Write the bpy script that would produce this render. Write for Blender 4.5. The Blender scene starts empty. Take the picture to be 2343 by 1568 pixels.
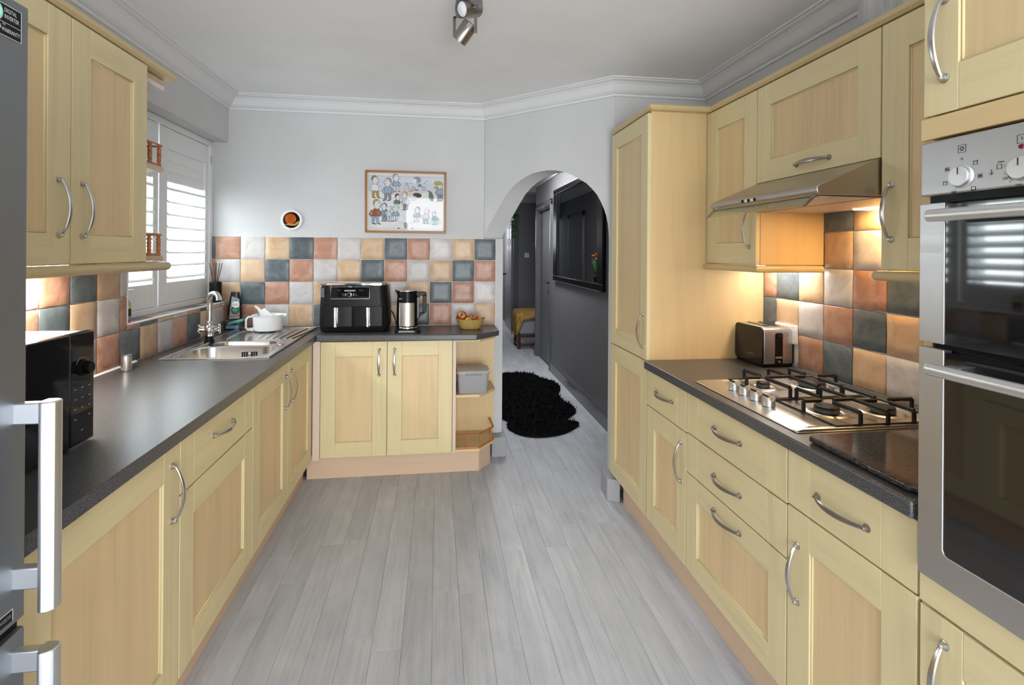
import bpy, bmesh, math, random
from mathutils import Vector, Matrix
random.seed(7)
C = bpy.context.scene
COL = C.collection
PI = math.pi

# ---------------------------------------------------------------- camera, world, lights, exposure
W_PX, H_PX = 2343.0, 1568.0
F_PX, CX, CY, YAW, ROLL, CAM_H = 1174.0, 1162.6, 577.3, 0.1376, 0.007, 1.4265
cd = bpy.data.cameras.new('camera')
cam = bpy.data.objects.new('camera', cd)
COL.objects.link(cam)
cd.sensor_width = 36.0
cd.lens = F_PX / W_PX * 36.0
cd.shift_x = (W_PX / 2 - CX) / W_PX
cd.shift_y = (CY - H_PX / 2) / W_PX
cd.clip_start = 0.02
cam.location = (0, 0, CAM_H)
cam.rotation_euler = (Matrix.Rotation(-YAW, 3, 'Z') @ Matrix.Rotation(PI / 2, 3, 'X') @ Matrix.Rotation(ROLL, 3, 'Z')).to_euler()
C.camera = cam

C.view_settings.view_transform = 'Standard'
C.view_settings.look = 'None'
C.view_settings.gamma = 1.0
C.view_settings.use_curve_mapping = False
C.view_settings.exposure = 0.91

w = bpy.data.worlds.new('overcast_sky')
C.world = w
w.use_nodes = True
bg = w.node_tree.nodes['Background']
bg.inputs[0].default_value = (0.93, 0.96, 1.0, 1)
bg.inputs[1].default_value = 0.85

def area(name, loc, rot, sx, sy, power, color=(1, 1, 1), spread=None):
    l = bpy.data.lights.new(name, 'AREA')
    l.shape = 'RECTANGLE'
    l.size, l.size_y, l.energy, l.color = sx, sy, power, color
    if spread: l.spread = spread
    o = bpy.data.objects.new(name, l)
    COL.objects.link(o)
    o.location, o.rotation_euler = loc, rot
    return o
# daylight through the wide garden window behind the camera, the shuttered window, and an unseen hall side window
area('garden_door_daylight', (0.35, -2.93, 1.12), (PI / 2, 0, 0), 1.9, 2.1, 92, (0.93, 0.965, 1.0))
area('shutter_window_daylight', (-1.72, 3.1, 1.7), (0, -PI / 2, 0), 1.0, 1.05, 22, (0.92, 0.96, 1.0))
area('hall_side_daylight', (0.50, 9.9, 1.85), (0, -PI / 2, 0), 0.7, 0.9, 14, (0.95, 0.98, 1.0))
area('hall_fill_light', (0.85, 5.5, 2.43), (0, 0, 0), 0.4, 0.9, 18, (0.97, 0.98, 1.0))  # added fill to brighten the dark hall, no fitting there

# ---------------------------------------------------------------- materials
def new_mat(name):
    m = bpy.data.materials.new(name)
    m.use_nodes = True
    nt = m.node_tree
    return m, nt, nt.nodes['Principled BSDF']

def N(nt, t, **kw):
    n = nt.nodes.new(t)
    for k, v in kw.items(): setattr(n, k, v)
    return n

def plain(name, col, rough=0.5, metal=0.0, spec=0.5, alpha=1.0, trans=0.0, emis=None, estr=0.0, coat=0.0, ior=1.45):
    m, nt, b = new_mat(name)
    b.inputs['Base Color'].default_value = (*col, 1)
    b.inputs['Roughness'].default_value = rough
    b.inputs['Metallic'].default_value = metal
    b.inputs['Specular IOR Level'].default_value = spec
    b.inputs['Transmission Weight'].default_value = trans
    b.inputs['Coat Weight'].default_value = coat
    b.inputs['IOR'].default_value = ior
    if emis:
        b.inputs['Emission Color'].default_value = (*emis, 1)
        b.inputs['Emission Strength'].default_value = estr
    b.inputs['Alpha'].default_value = alpha
    return m

def coords(nt, scale, rand=True):
    tc = N(nt, 'ShaderNodeTexCoord')
    mp = N(nt, 'ShaderNodeMapping')
    mp.inputs['Scale'].default_value = scale
    if rand:
        oi = N(nt, 'ShaderNodeObjectInfo')
        ml = N(nt, 'ShaderNodeMath', operation='MULTIPLY'); ml.inputs[1].default_value = 37.0
        nt.links.new(oi.outputs['Random'], ml.inputs[0])
        ad = N(nt, 'ShaderNodeVectorMath', operation='ADD')
        nt.links.new(tc.outputs['Object'], ad.inputs[0]); nt.links.new(ml.outputs[0], ad.inputs[1])
        nt.links.new(ad.outputs[0], mp.inputs['Vector'])
    else:
        nt.links.new(tc.outputs['Object'], mp.inputs['Vector'])
    return mp

def noise(nt, vec, scale, detail=4, rough=0.55, dist=0.0):
    n = N(nt, 'ShaderNodeTexNoise')
    n.inputs['Scale'].default_value = scale
    n.inputs['Detail'].default_value = detail
    n.inputs['Roughness'].default_value = rough
    n.inputs['Distortion'].default_value = dist
    nt.links.new(vec, n.inputs['Vector'])
    return n

def ramp(nt, fac, stops):
    r = N(nt, 'ShaderNodeValToRGB')
    els = r.color_ramp.elements
    while len(els) < len(stops): els.new(0.5)
    for e, (p, c) in zip(els, stops):
        e.position = p; e.color = (*c, 1)
    nt.links.new(fac, r.inputs[0])
    return r

def mul(c, k): return tuple(min(1.0, x * k) for x in c)

def bump(nt, b, fac, strength, dist=0.002):
    bp = N(nt, 'ShaderNodeBump')
    bp.inputs['Strength'].default_value = strength
    bp.inputs['Distance'].default_value = dist
    nt.links.new(fac, bp.inputs['Height'])
    nt.links.new(bp.outputs[0], b.inputs['Normal'])

def wood(name, col, axis, contrast=0.12, rough=0.42):
    m, nt, b = new_mat(name)
    s = {'z': (14, 14, 0.7), 'y': (14, 0.7, 14), 'x': (0.7, 14, 14)}[axis]
    mp = coords(nt, s)
    n1 = noise(nt, mp.outputs[0], 1.3, 5, 0.6, 0.6)
    n2 = noise(nt, mp.outputs[0], 6.0, 3, 0.5)
    mx = N(nt, 'ShaderNodeMath', operation='MULTIPLY_ADD')
    mx.inputs[1].default_value = 0.3
    nt.links.new(n2.outputs[0], mx.inputs[0]); nt.links.new(n1.outputs[0], mx.inputs[2])
    r = ramp(nt, mx.outputs[0], [(0.42, mul(col, 1 - contrast)), (0.62, col), (0.85, mul(col, 1 + contrast * 0.6))])
    nt.links.new(r.outputs[0], b.inputs['Base Color'])
    b.inputs['Roughness'].default_value = rough
    return m

def speckle(name, c1, c2, scale, rough, bstr=0.1):
    m, nt, b = new_mat(name)
    mp = coords(nt, (1, 1, 1), False)
    n = noise(nt, mp.outputs[0], scale, 3, 0.7)
    r = ramp(nt, n.outputs[0], [(0.4, c1), (0.66, c2)])
    nt.links.new(r.outputs[0], b.inputs['Base Color'])
    b.inputs['Roughness'].default_value = rough
    if bstr: bump(nt, b, n.outputs[0], bstr, 0.0005)
    return m

def paint(name, col, rough=0.8, var=0.04, bs=0.06):
    m, nt, b = new_mat(name)
    mp = coords(nt, (1, 1, 1), False)
    n = noise(nt, mp.outputs[0], 2.0, 4)
    r = ramp(nt, n.outputs[0], [(0.3, mul(col, 1 - var)), (0.7, mul(col, 1 + var))])
    nt.links.new(r.outputs[0], b.inputs['Base Color'])
    n2 = noise(nt, mp.outputs[0], 60, 3)
    bump(nt, b, n2.outputs[0], bs, 0.001)
    b.inputs['Roughness'].default_value = rough
    return m

def brushed(name, col, rough, axis, amt=0.03):
    m, nt, b = new_mat(name)
    s = {'z': (60, 60, 1.5), 'y': (60, 1.5, 60), 'x': (1.5, 60, 60)}[axis]
    mp = coords(nt, s)
    n = noise(nt, mp.outputs[0], 1.0, 3)
    r = ramp(nt, n.outputs[0], [(0.3, (max(rough - amt, 0.02),) * 3), (0.7, (rough + amt,) * 3)])
    nt.links.new(r.outputs[0], b.inputs['Roughness'])
    b.inputs['Base Color'].default_value = (*col, 1)
    b.inputs['Metallic'].default_value = 1.0
    return m

def tile_mat(name, c1, c2, c3):
    m, nt, b = new_mat(name)
    mp = coords(nt, (1, 1, 1))
    n = noise(nt, mp.outputs[0], 9, 6, 0.62, 1.6)
    r = ramp(nt, n.outputs[0], [(0.3, c1), (0.52, c2), (0.75, c3)])
    oi = N(nt, 'ShaderNodeObjectInfo')
    mr = N(nt, 'ShaderNodeMapRange'); mr.inputs[3].default_value = 0.9; mr.inputs[4].default_value = 1.1
    nt.links.new(oi.outputs['Random'], mr.inputs[0])
    mx = N(nt, 'ShaderNodeMix', data_type='RGBA', blend_type='MULTIPLY'); mx.inputs[0].default_value = 1.0
    nt.links.new(r.outputs[0], mx.inputs[6]); nt.links.new(mr.outputs[0], mx.inputs[7])
    nt.links.new(mx.outputs[2], b.inputs['Base Color'])
    b.inputs['Roughness'].default_value = 0.38
    bump(nt, b, n.outputs[0], 0.35, 0.002)
    return m

def plank_mat(name, base):
    m, nt, b = new_mat(name)
    mp = coords(nt, (9, 0.55, 9))
    n1 = noise(nt, mp.outputs[0], 2.0, 8, 0.68, 1.8)
    n2 = noise(nt, mp.outputs[0], 11, 4, 0.65)
    mp2 = coords(nt, (3, 1.2, 3))
    n3 = noise(nt, mp2.outputs[0], 1.6, 4, 0.6, 0.4)
    a = N(nt, 'ShaderNodeMath', operation='MULTIPLY_ADD'); a.inputs[1].default_value = 0.35
    nt.links.new(n2.outputs[0], a.inputs[0]); nt.links.new(n1.outputs[0], a.inputs[2])
    r = ramp(nt, a.outputs[0], [(0.38, mul(base, 0.58)), (0.5, mul(base, 0.86)), (0.66, base), (0.9, mul(base, 1.10))])
    r3 = ramp(nt, n3.outputs[0], [(0.3, (0.82, 0.83, 0.85)), (0.7, (1.07, 1.065, 1.06))])
    oi = N(nt, 'ShaderNodeObjectInfo')
    mr = N(nt, 'ShaderNodeMapRange'); mr.inputs[3].default_value = 0.92; mr.inputs[4].default_value = 1.05
    nt.links.new(oi.outputs['Random'], mr.inputs[0])
    m1 = N(nt, 'ShaderNodeMix', data_type='RGBA', blend_type='MULTIPLY'); m1.inputs[0].default_value = 1.0
    m2 = N(nt, 'ShaderNodeMix', data_type='RGBA', blend_type='MULTIPLY'); m2.inputs[0].default_value = 1.0
    nt.links.new(r.outputs[0], m1.inputs[6]); nt.links.new(r3.outputs[0], m1.inputs[7])
    nt.links.new(m1.outputs[2], m2.inputs[6]); nt.links.new(mr.outputs[0], m2.inputs[7])
    nt.links.new(m2.outputs[2], b.inputs['Base Color'])
    b.inputs['Roughness'].default_value = 0.5
    bump(nt, b, a.outputs[0], 0.12, 0.001)
    return m

def pane_mat(name, tint=(0.97, 1, 0.99), ior=1.5, extra=0.0):
    m, nt, b = new_mat(name)
    nt.nodes.remove(b)
    out = nt.nodes['Material Output']
    t = N(nt, 'ShaderNodeBsdfTransparent'); t.inputs[0].default_value = (*tint, 1)
    g = N(nt, 'ShaderNodeBsdfGlossy'); g.inputs['Roughness'].default_value = 0.02
    f = N(nt, 'ShaderNodeFresnel'); f.inputs[0].default_value = ior
    ad = N(nt, 'ShaderNodeMath', operation='ADD', use_clamp=True); ad.inputs[1].default_value = extra
    # the sheet is not refracted, so the far face must use the same index as the near face
    ge = N(nt, 'ShaderNodeNewGeometry'); mi = N(nt, 'ShaderNodeMapRange'); mi.inputs[3].default_value = ior; mi.inputs[4].default_value = 1.0 / ior
    nt.links.new(ge.outputs['Backfacing'], mi.inputs[0]); nt.links.new(mi.outputs[0], f.inputs[0])
    nt.links.new(f.outputs[0], ad.inputs[0])
    mx = N(nt, 'ShaderNodeMixShader')
    nt.links.new(ad.outputs[0], mx.inputs[0]); nt.links.new(t.outputs[0], mx.inputs[1]); nt.links.new(g.outputs[0], mx.inputs[2])
    nt.links.new(mx.outputs[0], out.inputs[0])
    return m

FRAME = (0.70, 0.59, 0.335); PANEL = (0.695, 0.52, 0.285); SIDE = (0.69, 0.50, 0.255); PINK = (0.70, 0.56, 0.45)
M = {}
for ax in 'xyz':
    M['frame_' + ax] = wood('maple_frame_' + ax, FRAME, ax, 0.09)
    M['panel_' + ax] = wood('maple_panel_' + ax, PANEL, ax, 0.11)
    M['side_' + ax] = wood('maple_side_' + ax, SIDE, ax, 0.07)
    M['plinth_' + ax] = wood('beech_plinth_' + ax, (0.66, 0.48, 0.335), ax, 0.05)
    M['mould_' + ax] = wood('maple_moulding_' + ax, (0.60, 0.47, 0.245), ax, 0.07, 0.35)
M['edge'] = plain('pale_edging', PINK, 0.5)
M['inner'] = plain('white_melamine', (0.78, 0.72, 0.70), 0.5)
M['dark_gap'] = plain('dark_carcass', (0.10, 0.075, 0.045), 0.8)
M['spindle'] = wood('orange_pine', (0.42, 0.15, 0.045), 'z', 0.2, 0.3)
M['worktop'] = speckle('charcoal_laminate', (0.032, 0.032, 0.034), (0.135, 0.135, 0.14), 260, 0.30, 0.08)
M['granite'] = speckle('polished_granite', (0.012, 0.010, 0.009), (0.085, 0.07, 0.06), 190, 0.10, 0.0)
M['granite_edge'] = speckle('granite_edge', (0.008, 0.009, 0.010), (0.05, 0.055, 0.06), 240, 0.4, 0.3)
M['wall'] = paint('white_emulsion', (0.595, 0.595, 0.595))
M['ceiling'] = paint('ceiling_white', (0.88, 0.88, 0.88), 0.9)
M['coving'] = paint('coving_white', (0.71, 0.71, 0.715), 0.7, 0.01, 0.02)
M['hall'] = paint('grey_emulsion', (0.185, 0.185, 0.193), 0.6)
M['hall_trim'] = plain('grey_gloss', (0.13, 0.13, 0.14), 0.25)
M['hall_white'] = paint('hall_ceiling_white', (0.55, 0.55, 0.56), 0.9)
M['skirt'] = plain('grey_satin_skirting', (0.36, 0.36, 0.38), 0.4)
M['gloss_white'] = plain('white_satin', (0.82, 0.83, 0.84), 0.35)
M['slat'] = plain('white_shutter_slat', (0.86, 0.87, 0.88), 0.4)
M['upvc'] = plain('white_upvc', (0.8, 0.82, 0.85), 0.3)
M['pane'] = pane_mat('window_pane')
M['picture_glass'] = pane_mat('picture_glass', (1, 1, 1), 1.27)
M['visor_glass'] = pane_mat('green_visor_glass', (0.82, 0.92, 0.86), 1.5, 0.03)
M['grout'] = plain('pale_grout', (0.70, 0.68, 0.67), 0.85)
M['T_slate'] = tile_mat('slate_tile', (0.07, 0.088, 0.097), (0.11, 0.132, 0.143), (0.165, 0.188, 0.197))
M['T_terra'] = tile_mat('terracotta_tile', (0.36, 0.165, 0.10), (0.465, 0.245, 0.165), (0.55, 0.345, 0.26))
M['T_white'] = tile_mat('chalk_tile', (0.46, 0.42, 0.40), (0.555, 0.52, 0.505), (0.62, 0.595, 0.58))
M['T_yellow'] = tile_mat('honey_tile', (0.51, 0.315, 0.165), (0.595, 0.405, 0.255), (0.65, 0.49, 0.355))
M['plank'] = plank_mat('grey_vinyl_plank', (0.55, 0.565, 0.60))
M['floor_base'] = plain('floor_seam_grey', (0.30, 0.30, 0.31), 0.8)
M['steel_z'] = brushed('brushed_steel_z', (0.60, 0.59, 0.58), 0.30, 'z')
M['steel_y'] = brushed('brushed_steel_y', (0.60, 0.59, 0.58), 0.30, 'y')
M['steel_x'] = brushed('brushed_steel_x', (0.60, 0.59, 0.58), 0.28, 'x')
M['oven_steel'] = brushed('oven_steel', (0.55, 0.55, 0.555), 0.38, 'y', 0.03)
M['sink_steel'] = brushed('sink_steel', (0.60, 0.61, 0.62), 0.22, 'y', 0.02)
M['hood_steel'] = brushed('hood_steel', (0.50, 0.455, 0.41), 0.34, 'y', 0.03)
M['chrome'] = plain('chrome', (0.78, 0.78, 0.78), 0.08, 1.0)
M['nickel'] = plain('satin_nickel', (0.55, 0.54, 0.52), 0.26, 1.0)
M['bronze_steel'] = plain('brushed_bronze_nickel', (0.34, 0.31, 0.285), 0.28, 1.0)
M['alu'] = plain('satin_aluminium', (0.74, 0.745, 0.75), 0.38, 1.0)
M['fridge'] = brushed('graphite_steel', (0.30, 0.325, 0.36), 0.5, 'z', 0.03)
M['black_gloss'] = plain('black_gloss', (0.006, 0.006, 0.007), 0.06)
M['black'] = plain('black_plastic', (0.006, 0.006, 0.0065), 0.28, spec=0.15)
M['black_satin'] = plain('black_satin', (0.008, 0.0083, 0.009), 0.38, spec=0.2)
M['oven_glass'] = plain('oven_glass', (0.006, 0.006, 0.007), 0.04, ior=1.85)
M['iron'] = plain('cast_iron', (0.010, 0.010, 0.011), 0.5)
M['rubber'] = plain('dark_rubber', (0.02, 0.02, 0.02), 0.7)
M['burner'] = plain('burner_grey', (0.12, 0.12, 0.12), 0.45, 0.6)
M['gauge'] = plain('smoked_gauge', (0.05, 0.05, 0.055), 0.3)
M['grey_mark'] = plain('grey_print', (0.30, 0.30, 0.30), 0.5)
M['white_mark'] = plain('white_print', (0.75, 0.76, 0.78), 0.5)
M['black_mark'] = plain('black_print', (0.02, 0.02, 0.02), 0.5)
M['ceramic'] = plain('white_plastic', (0.88, 0.89, 0.90), 0.25)
M['white_plate'] = plain('white_switch_plate', (0.80, 0.80, 0.80), 0.3)
M['green_mark'] = plain('green_print', (0.01, 0.12, 0.05), 0.4)
M['mint_mark'] = plain('mint_print', (0.35, 0.75, 0.62), 0.5)
M['red_mark'] = plain('red_print', (0.45, 0.02, 0.04), 0.4)
M['pink_mark'] = plain('magenta_print', (0.55, 0.03, 0.2), 0.4)
M['yellow_mark'] = plain('yellow_print', (0.75, 0.55, 0.03), 0.4)
M['soap'] = plain('dark_soap', (0.012, 0.014, 0.02), 0.12)
M['clear'] = pane_mat('clear_plastic', (0.80, 0.82, 0.84), 1.45, 0.05)
M['clear_grey'] = pane_mat('frosted_grey_plastic', (0.86, 0.87, 0.89), 1.4, 0.03)
M['tub'] = plain('translucent_grey_tub', (0.33, 0.33, 0.345), 0.25)
M['tub_lid'] = plain('translucent_tub_lid', (0.38, 0.36, 0.36), 0.18)
M['mint'] = plain('mint_sponge', (0.17, 0.50, 0.42), 0.9)
M['blue_sponge'] = plain('blue_sponge', (0.27, 0.45, 0.62), 0.9)
M['bowl'] = speckle('mustard_wicker', (0.36, 0.22, 0.05), (0.52, 0.36, 0.12), 150, 0.6, 0.3)
M['amber'] = plain('amber_glass', (0.42, 0.075, 0.0), 0.25)
M['amber_dark'] = plain('dark_brown_glass', (0.022, 0.002, 0.001), 0.08)
M['amber_gold'] = plain('gold_glass', (0.44, 0.30, 0.075), 0.3)
M['gilt'] = plain('gilt_wood', (0.30, 0.12, 0.03), 0.3)
M['gilt_light'] = plain('gilt_slip', (0.62, 0.52, 0.33), 0.3)
M['paper'] = plain('cream_paper', (0.72, 0.71, 0.72), 0.9)
M['reed'] = plain('dark_reed', (0.05, 0.02, 0.015), 0.6)
M['mirror'] = plain('mirror_silver', (0.62, 0.63, 0.64), 0.02, 1.0)
M['fabric'] = plain('grey_upholstery', (0.24, 0.25, 0.27), 0.9)
M['dark_wood'] = wood('mahogany', (0.055, 0.02, 0.014), 'z', 0.2, 0.3)
M['throw'] = speckle('mustard_throw', (0.30, 0.15, 0.02), (0.48, 0.32, 0.10), 22, 0.9, 0.3)
M['leaf'] = plain('green_leaf', (0.04, 0.19, 0.04), 0.5)
M['orange_petal'] = plain('orange_petal', (0.6, 0.12, 0.01), 0.6)
M['fur'] = plain('black_fur', (0.006, 0.006, 0.007), 0.95, spec=0.1)
M['green_light'] = plain('green_room_light', (0.02, 0.11, 0.03), 0.4)
M['door_grey'] = plain('grey_gloss_door', (0.20, 0.20, 0.21), 0.25)
M['lamp_warm'] = plain('lit_lamp_warm', (1, 0.8, 0.5), 0.4, emis=(1.0, 0.66, 0.26), estr=9.0)
M['lamp_cool'] = plain('lit_lamp_cool', (1, 1, 1), 0.4, emis=(1.0, 0.95, 0.86), estr=8.0)
M['bulb'] = plain('frosted_bulb', (0.75, 0.77, 0.8), 0.4)
M['wicker_grey'] = wood('grey_cord', (0.52, 0.52, 0.54), 'z', 0.35, 0.9)
M['red_led'] = plain('red_lens', (0.16, 0.0, 0.03), 0.2)
M['filter'] = speckle('brushed_filter', (0.50, 0.42, 0.33), (0.60, 0.52, 0.43), 60, 0.45, 0.1)

# ---------------------------------------------------------------- mesh helpers
WLOC = {}

class MB:
    def __init__(s): s.v, s.f, s.m = [], [], []
    def add(s, vs, fs, m=0):
        o = len(s.v)
        s.v += [tuple(p) for p in vs]
        s.f += [tuple(i + o for i in f) for f in fs]
        s.m += [m] * len(fs)
        return s
    def box(s, x0, x1, y0, y1, z0, z1, m=0, T=None):
        vs = [(x, y, z) for z in (z0, z1) for y in (y0, y1) for x in (x0, x1)]
        if T: vs = [T(*p) for p in vs]
        return s.add(vs, [(0, 2, 3, 1), (4, 5, 7, 6), (0, 1, 5, 4), (2, 6, 7, 3), (0, 4, 6, 2), (1, 3, 7, 5)], m)
    def prism(s, poly, lo, hi, T, m=0):
        n = len(poly)
        vs = [T(a, b, lo) for a, b in poly] + [T(a, b, hi) for a, b in poly]
        fs = [tuple(range(n - 1, -1, -1)), tuple(range(n, 2 * n))] + [(i, (i + 1) % n, n + (i + 1) % n, n + i) for i in range(n)]
        return s.add(vs, fs, m)
    def rings(s, rs, m=0, caps=True, closed=False):
        n = len(rs[0]); vs = [p for r in rs for p in r]; fs = []
        k = len(rs)
        for j in range(k if closed else k - 1):
            a, b = j * n, ((j + 1) % k) * n
            for i in range(n):
                fs.append((a + i, a + (i + 1) % n, b + (i + 1) % n, b + i))
        if caps and not closed:
            fs.append(tuple(range(n - 1, -1, -1))); fs.append(tuple(range((k - 1) * n, k * n)))
        return s.add(vs, fs, m)
    def cyl(s, p0, p1, r0, r1=None, n=16, m=0):
        r1 = r0 if r1 is None else r1
        p0, p1 = Vector(p0), Vector(p1)
        d = (p1 - p0).normalized()
        a = d.orthogonal().normalized(); b = d.cross(a)
        R = lambda p, r: [p + a * math.cos(2 * PI * i / n) * r + b * math.sin(2 * PI * i / n) * r for i in range(n)]
        return s.rings([R(p0, r0), R(p1, r1)], m)
    def lathe(s, prof, c, d=(0, 0, 1), n=24, m=0, sx=1.0, sy=1.0, caps=True):
        d = Vector(d).normalized(); c = Vector(c)
        a = Vector((1, 0, 0)) if abs(d.z) > 0.9 else d.orthogonal().normalized()
        b = d.cross(a)
        rs = [[c + d * z + a * math.cos(2 * PI * i / n) * r * sx + b * math.sin(2 * PI * i / n) * r * sy for i in range(n)] for r, z in prof]
        return s.rings(rs, m, caps)
    def tube(s, path, ra, rb=None, n=10, m=0, up=None, closed=False):
        pts = [Vector(p) for p in path]; k = len(pts); rs = []
        prev = None
        for i, p in enumerate(pts):
            if closed: t = pts[(i + 1) % k] - pts[i - 1]
            else: t = pts[min(i + 1, k - 1)] - pts[max(i - 1, 0)]
            t.normalize()
            if up is not None: a = Vector(up) - t * t.dot(Vector(up))
            elif prev is None: a = t.orthogonal()
            else: a = prev - t * t.dot(prev)
            a.normalize(); prev = a; b = t.cross(a)
            A = ra[i] if isinstance(ra, (list, tuple)) else ra
            B = A if rb is None else (rb[i] if isinstance(rb, (list, tuple)) else rb)
            rs.append([p + a * math.cos(2 * PI * j / n) * A + b * math.sin(2 * PI * j / n) * B for j in range(n)])
        return s.rings(rs, m, True, closed)
    def loft(s, secs, T=None, m=0, k=5, caps=True):
        # rounded-rectangle sections: (cx, cy, w, d, r, z)
        rs = []
        for cx, cy, wd, dp, r, z in secs:
            r = min(r, wd / 2 - 1e-5, dp / 2 - 1e-5); ring = []
            for qx, qy, a0 in ((1, 1, 0), (-1, 1, PI / 2), (-1, -1, PI), (1, -1, 1.5 * PI)):
                for i in range(k):
                    a = a0 + PI / 2 * i / (k - 1)
                    ring.append((cx + qx * (wd / 2 - r) + r * math.cos(a), cy + qy * (dp / 2 - r) + r * math.sin(a), z))
            rs.append([T(*p) if T else p for p in ring])
        return s.rings(rs, m, caps)
    def ball(s, c, rx, ry, rz, n=16, k=9, m=0):
        rs = []
        for j in range(k):
            t = -PI / 2 * 0.985 + PI * 0.985 * j / (k - 1)
            rs.append([(c[0] + rx * math.cos(t) * math.cos(2 * PI * i / n), c[1] + ry * math.cos(t) * math.sin(2 * PI * i / n), c[2] + rz * math.sin(t)) for i in range(n)])
        return s.rings(rs, m)
    def poly(s, pts, m=0): return s.add(pts, [tuple(range(len(pts)))], m)
    def text(s, body, size, T, m=0, align='CENTER'):
        c = bpy.data.curves.new('t', 'FONT'); c.body = body; c.size = size; c.align_x = align; c.align_y = 'CENTER'
        c.resolution_u = 2
        o = bpy.data.objects.new('t', c); COL.objects.link(o)
        dg = bpy.context.evaluated_depsgraph_get()
        me = o.evaluated_get(dg).to_mesh()
        s.add([T(v.co.x, v.co.y) for v in me.vertices], [tuple(p.vertices) for p in me.polygons], m)
        o.evaluated_get(dg).to_mesh_clear()
        bpy.data.objects.remove(o); bpy.data.curves.remove(c)
        return s
    def mesh(s, name, mats, origin=(0, 0, 0), smooth=True, recalc=True, angle=32):
        me = bpy.data.meshes.new(name)
        ox, oy, oz = origin
        me.from_pydata([(x - ox, y - oy, z - oz) for x, y, z in s.v], [], s.f)
        if not isinstance(mats, (list, tuple)): mats = [mats]
        for m in mats: me.materials.append(M[m] if isinstance(m, str) else m)
        me.polygons.foreach_set('material_index', s.m)
        if recalc:
            bm = bmesh.new(); bm.from_mesh(me)
            bmesh.ops.recalc_face_normals(bm, faces=bm.faces)
            bm.to_mesh(me); bm.free()
        if smooth:
            me.polygons.foreach_set('use_smooth', [True] * len(me.polygons))
            me.set_sharp_from_angle(angle=math.radians(angle))
        return me
    def build(s, name, mats, parent=None, origin=None, bev=0.0, seg=2, smooth=True, recalc=True, angle=32):
        if origin is None:
            if parent is not None: origin = WLOC[parent.name]
            else:
                xs, ys, zs = zip(*s.v)
                origin = ((min(xs) + max(xs)) / 2, (min(ys) + max(ys)) / 2, min(zs))
        return place(name, s.mesh(name, mats, origin, smooth, recalc, angle), origin, parent, bev, seg)

def place(name, me, origin, parent=None, bev=0.0, seg=2, rot=None):
    o = bpy.data.objects.new(name, me); COL.objects.link(o)
    WLOC[o.name] = tuple(origin)
    if parent is not None:
        p = WLOC[parent.name]
        o.parent = parent
        o.location = (origin[0] - p[0], origin[1] - p[1], origin[2] - p[2])
    else: o.location = origin
    if rot: o.rotation_euler = rot
    if bev:
        md = o.modifiers.new('bevel', 'BEVEL'); md.width = bev; md.segments = seg; md.limit_method = 'ANGLE'; md.angle_limit = math.radians(40)
        md.harden_normals = False
    return o

def thing(name, label, cat, loc, group=None):
    o = bpy.data.objects.new(name, None); COL.objects.link(o)
    o.location = loc; o.empty_display_size = 0.05
    WLOC[o.name] = tuple(loc)
    return tag(o, label, cat, group)
def tag(o, label, cat, group=None):
    o['label'] = label; o['category'] = cat
    if group: o['group'] = group
    return o
def struct(o): o['kind'] = 'structure'; return o
def stuff(o): o['kind'] = 'stuff'; return o
# ---------------------------------------------------------------- the room shell
XL, XR, YB, YR, ZC = -1.385, 1.63, 3.65, -2.9, 2.457
SILL, BULK, WY0 = 1.088, 2.145, 2.52
A2, B2 = Vector((0.333, 3.65)), Vector((1.05, 2.96))
NIB = 2.96
xyz = lambda a, b, h: (a, b, h)

b = MB().box(-1.9, 3.2, -3.1, 12.0, -0.12, -0.0045)
floor = struct(b.build('floor', 'floor_base'))
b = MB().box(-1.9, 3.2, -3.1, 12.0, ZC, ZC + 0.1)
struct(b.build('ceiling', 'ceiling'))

# planks of the vinyl floor, running away from the camera
PW = 0.108
plank_cache = {}
def plank_mesh(x0, x1, y0, y1):
    key = (round(x1 - x0, 4), round(y1 - y0, 3))
    if key not in plank_cache:
        g = 0.0003; hx, hy = key[0] / 2 - g, key[1] / 2 - g
        mb = MB()
        mb.rings([[(-hx, -hy, -0.0045), (hx, -hy, -0.0045), (hx, hy, -0.0045), (-hx, hy, -0.0045)],
                  [(-hx, -hy, -0.0008), (hx, -hy, -0.0008), (hx, hy, -0.0008), (-hx, hy, -0.0008)],
                  [(-hx + .0006, -hy + .0006, 0), (hx - .0006, -hy + .0006, 0), (hx - .0006, hy - .0006, 0), (-hx + .0006, hy - .0006, 0)]])
        plank_cache[key] = mb.mesh('plank', 'plank', smooth=False)
    return plank_cache[key]
rp = random.Random(3)
for k in range(-8, 15):
    x0 = -0.009 + k * PW
    y = -1.9 + rp.random() * 1.2 - 1.2
    while y < 10.4:
        y1 = y + 1.24
        a, c = max(y, -1.9), y1
        xm = x0 + PW / 2
        # keep only the planks that lie on open floor
        lo = 0.47 if a > 3.3 else -9
        if xm > 1.07 and a < 3.3 and c > 3.2: a = 3.0
        ok = (xm > lo and xm < 1.40) if a > 3.3 else (-0.85 < xm < 1.40)
        if c > a and ok and c > -1.8:
            if a <= 3.3 and c > 3.65 and xm < 0.47: c = 3.64
            if xm > 1.07 and a < 2.9: y = y1; continue
            place('plank', plank_mesh(x0, x0 + PW, a, c), (x0 + PW / 2, (a + c) / 2, 0), floor)
        y = y1

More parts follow.
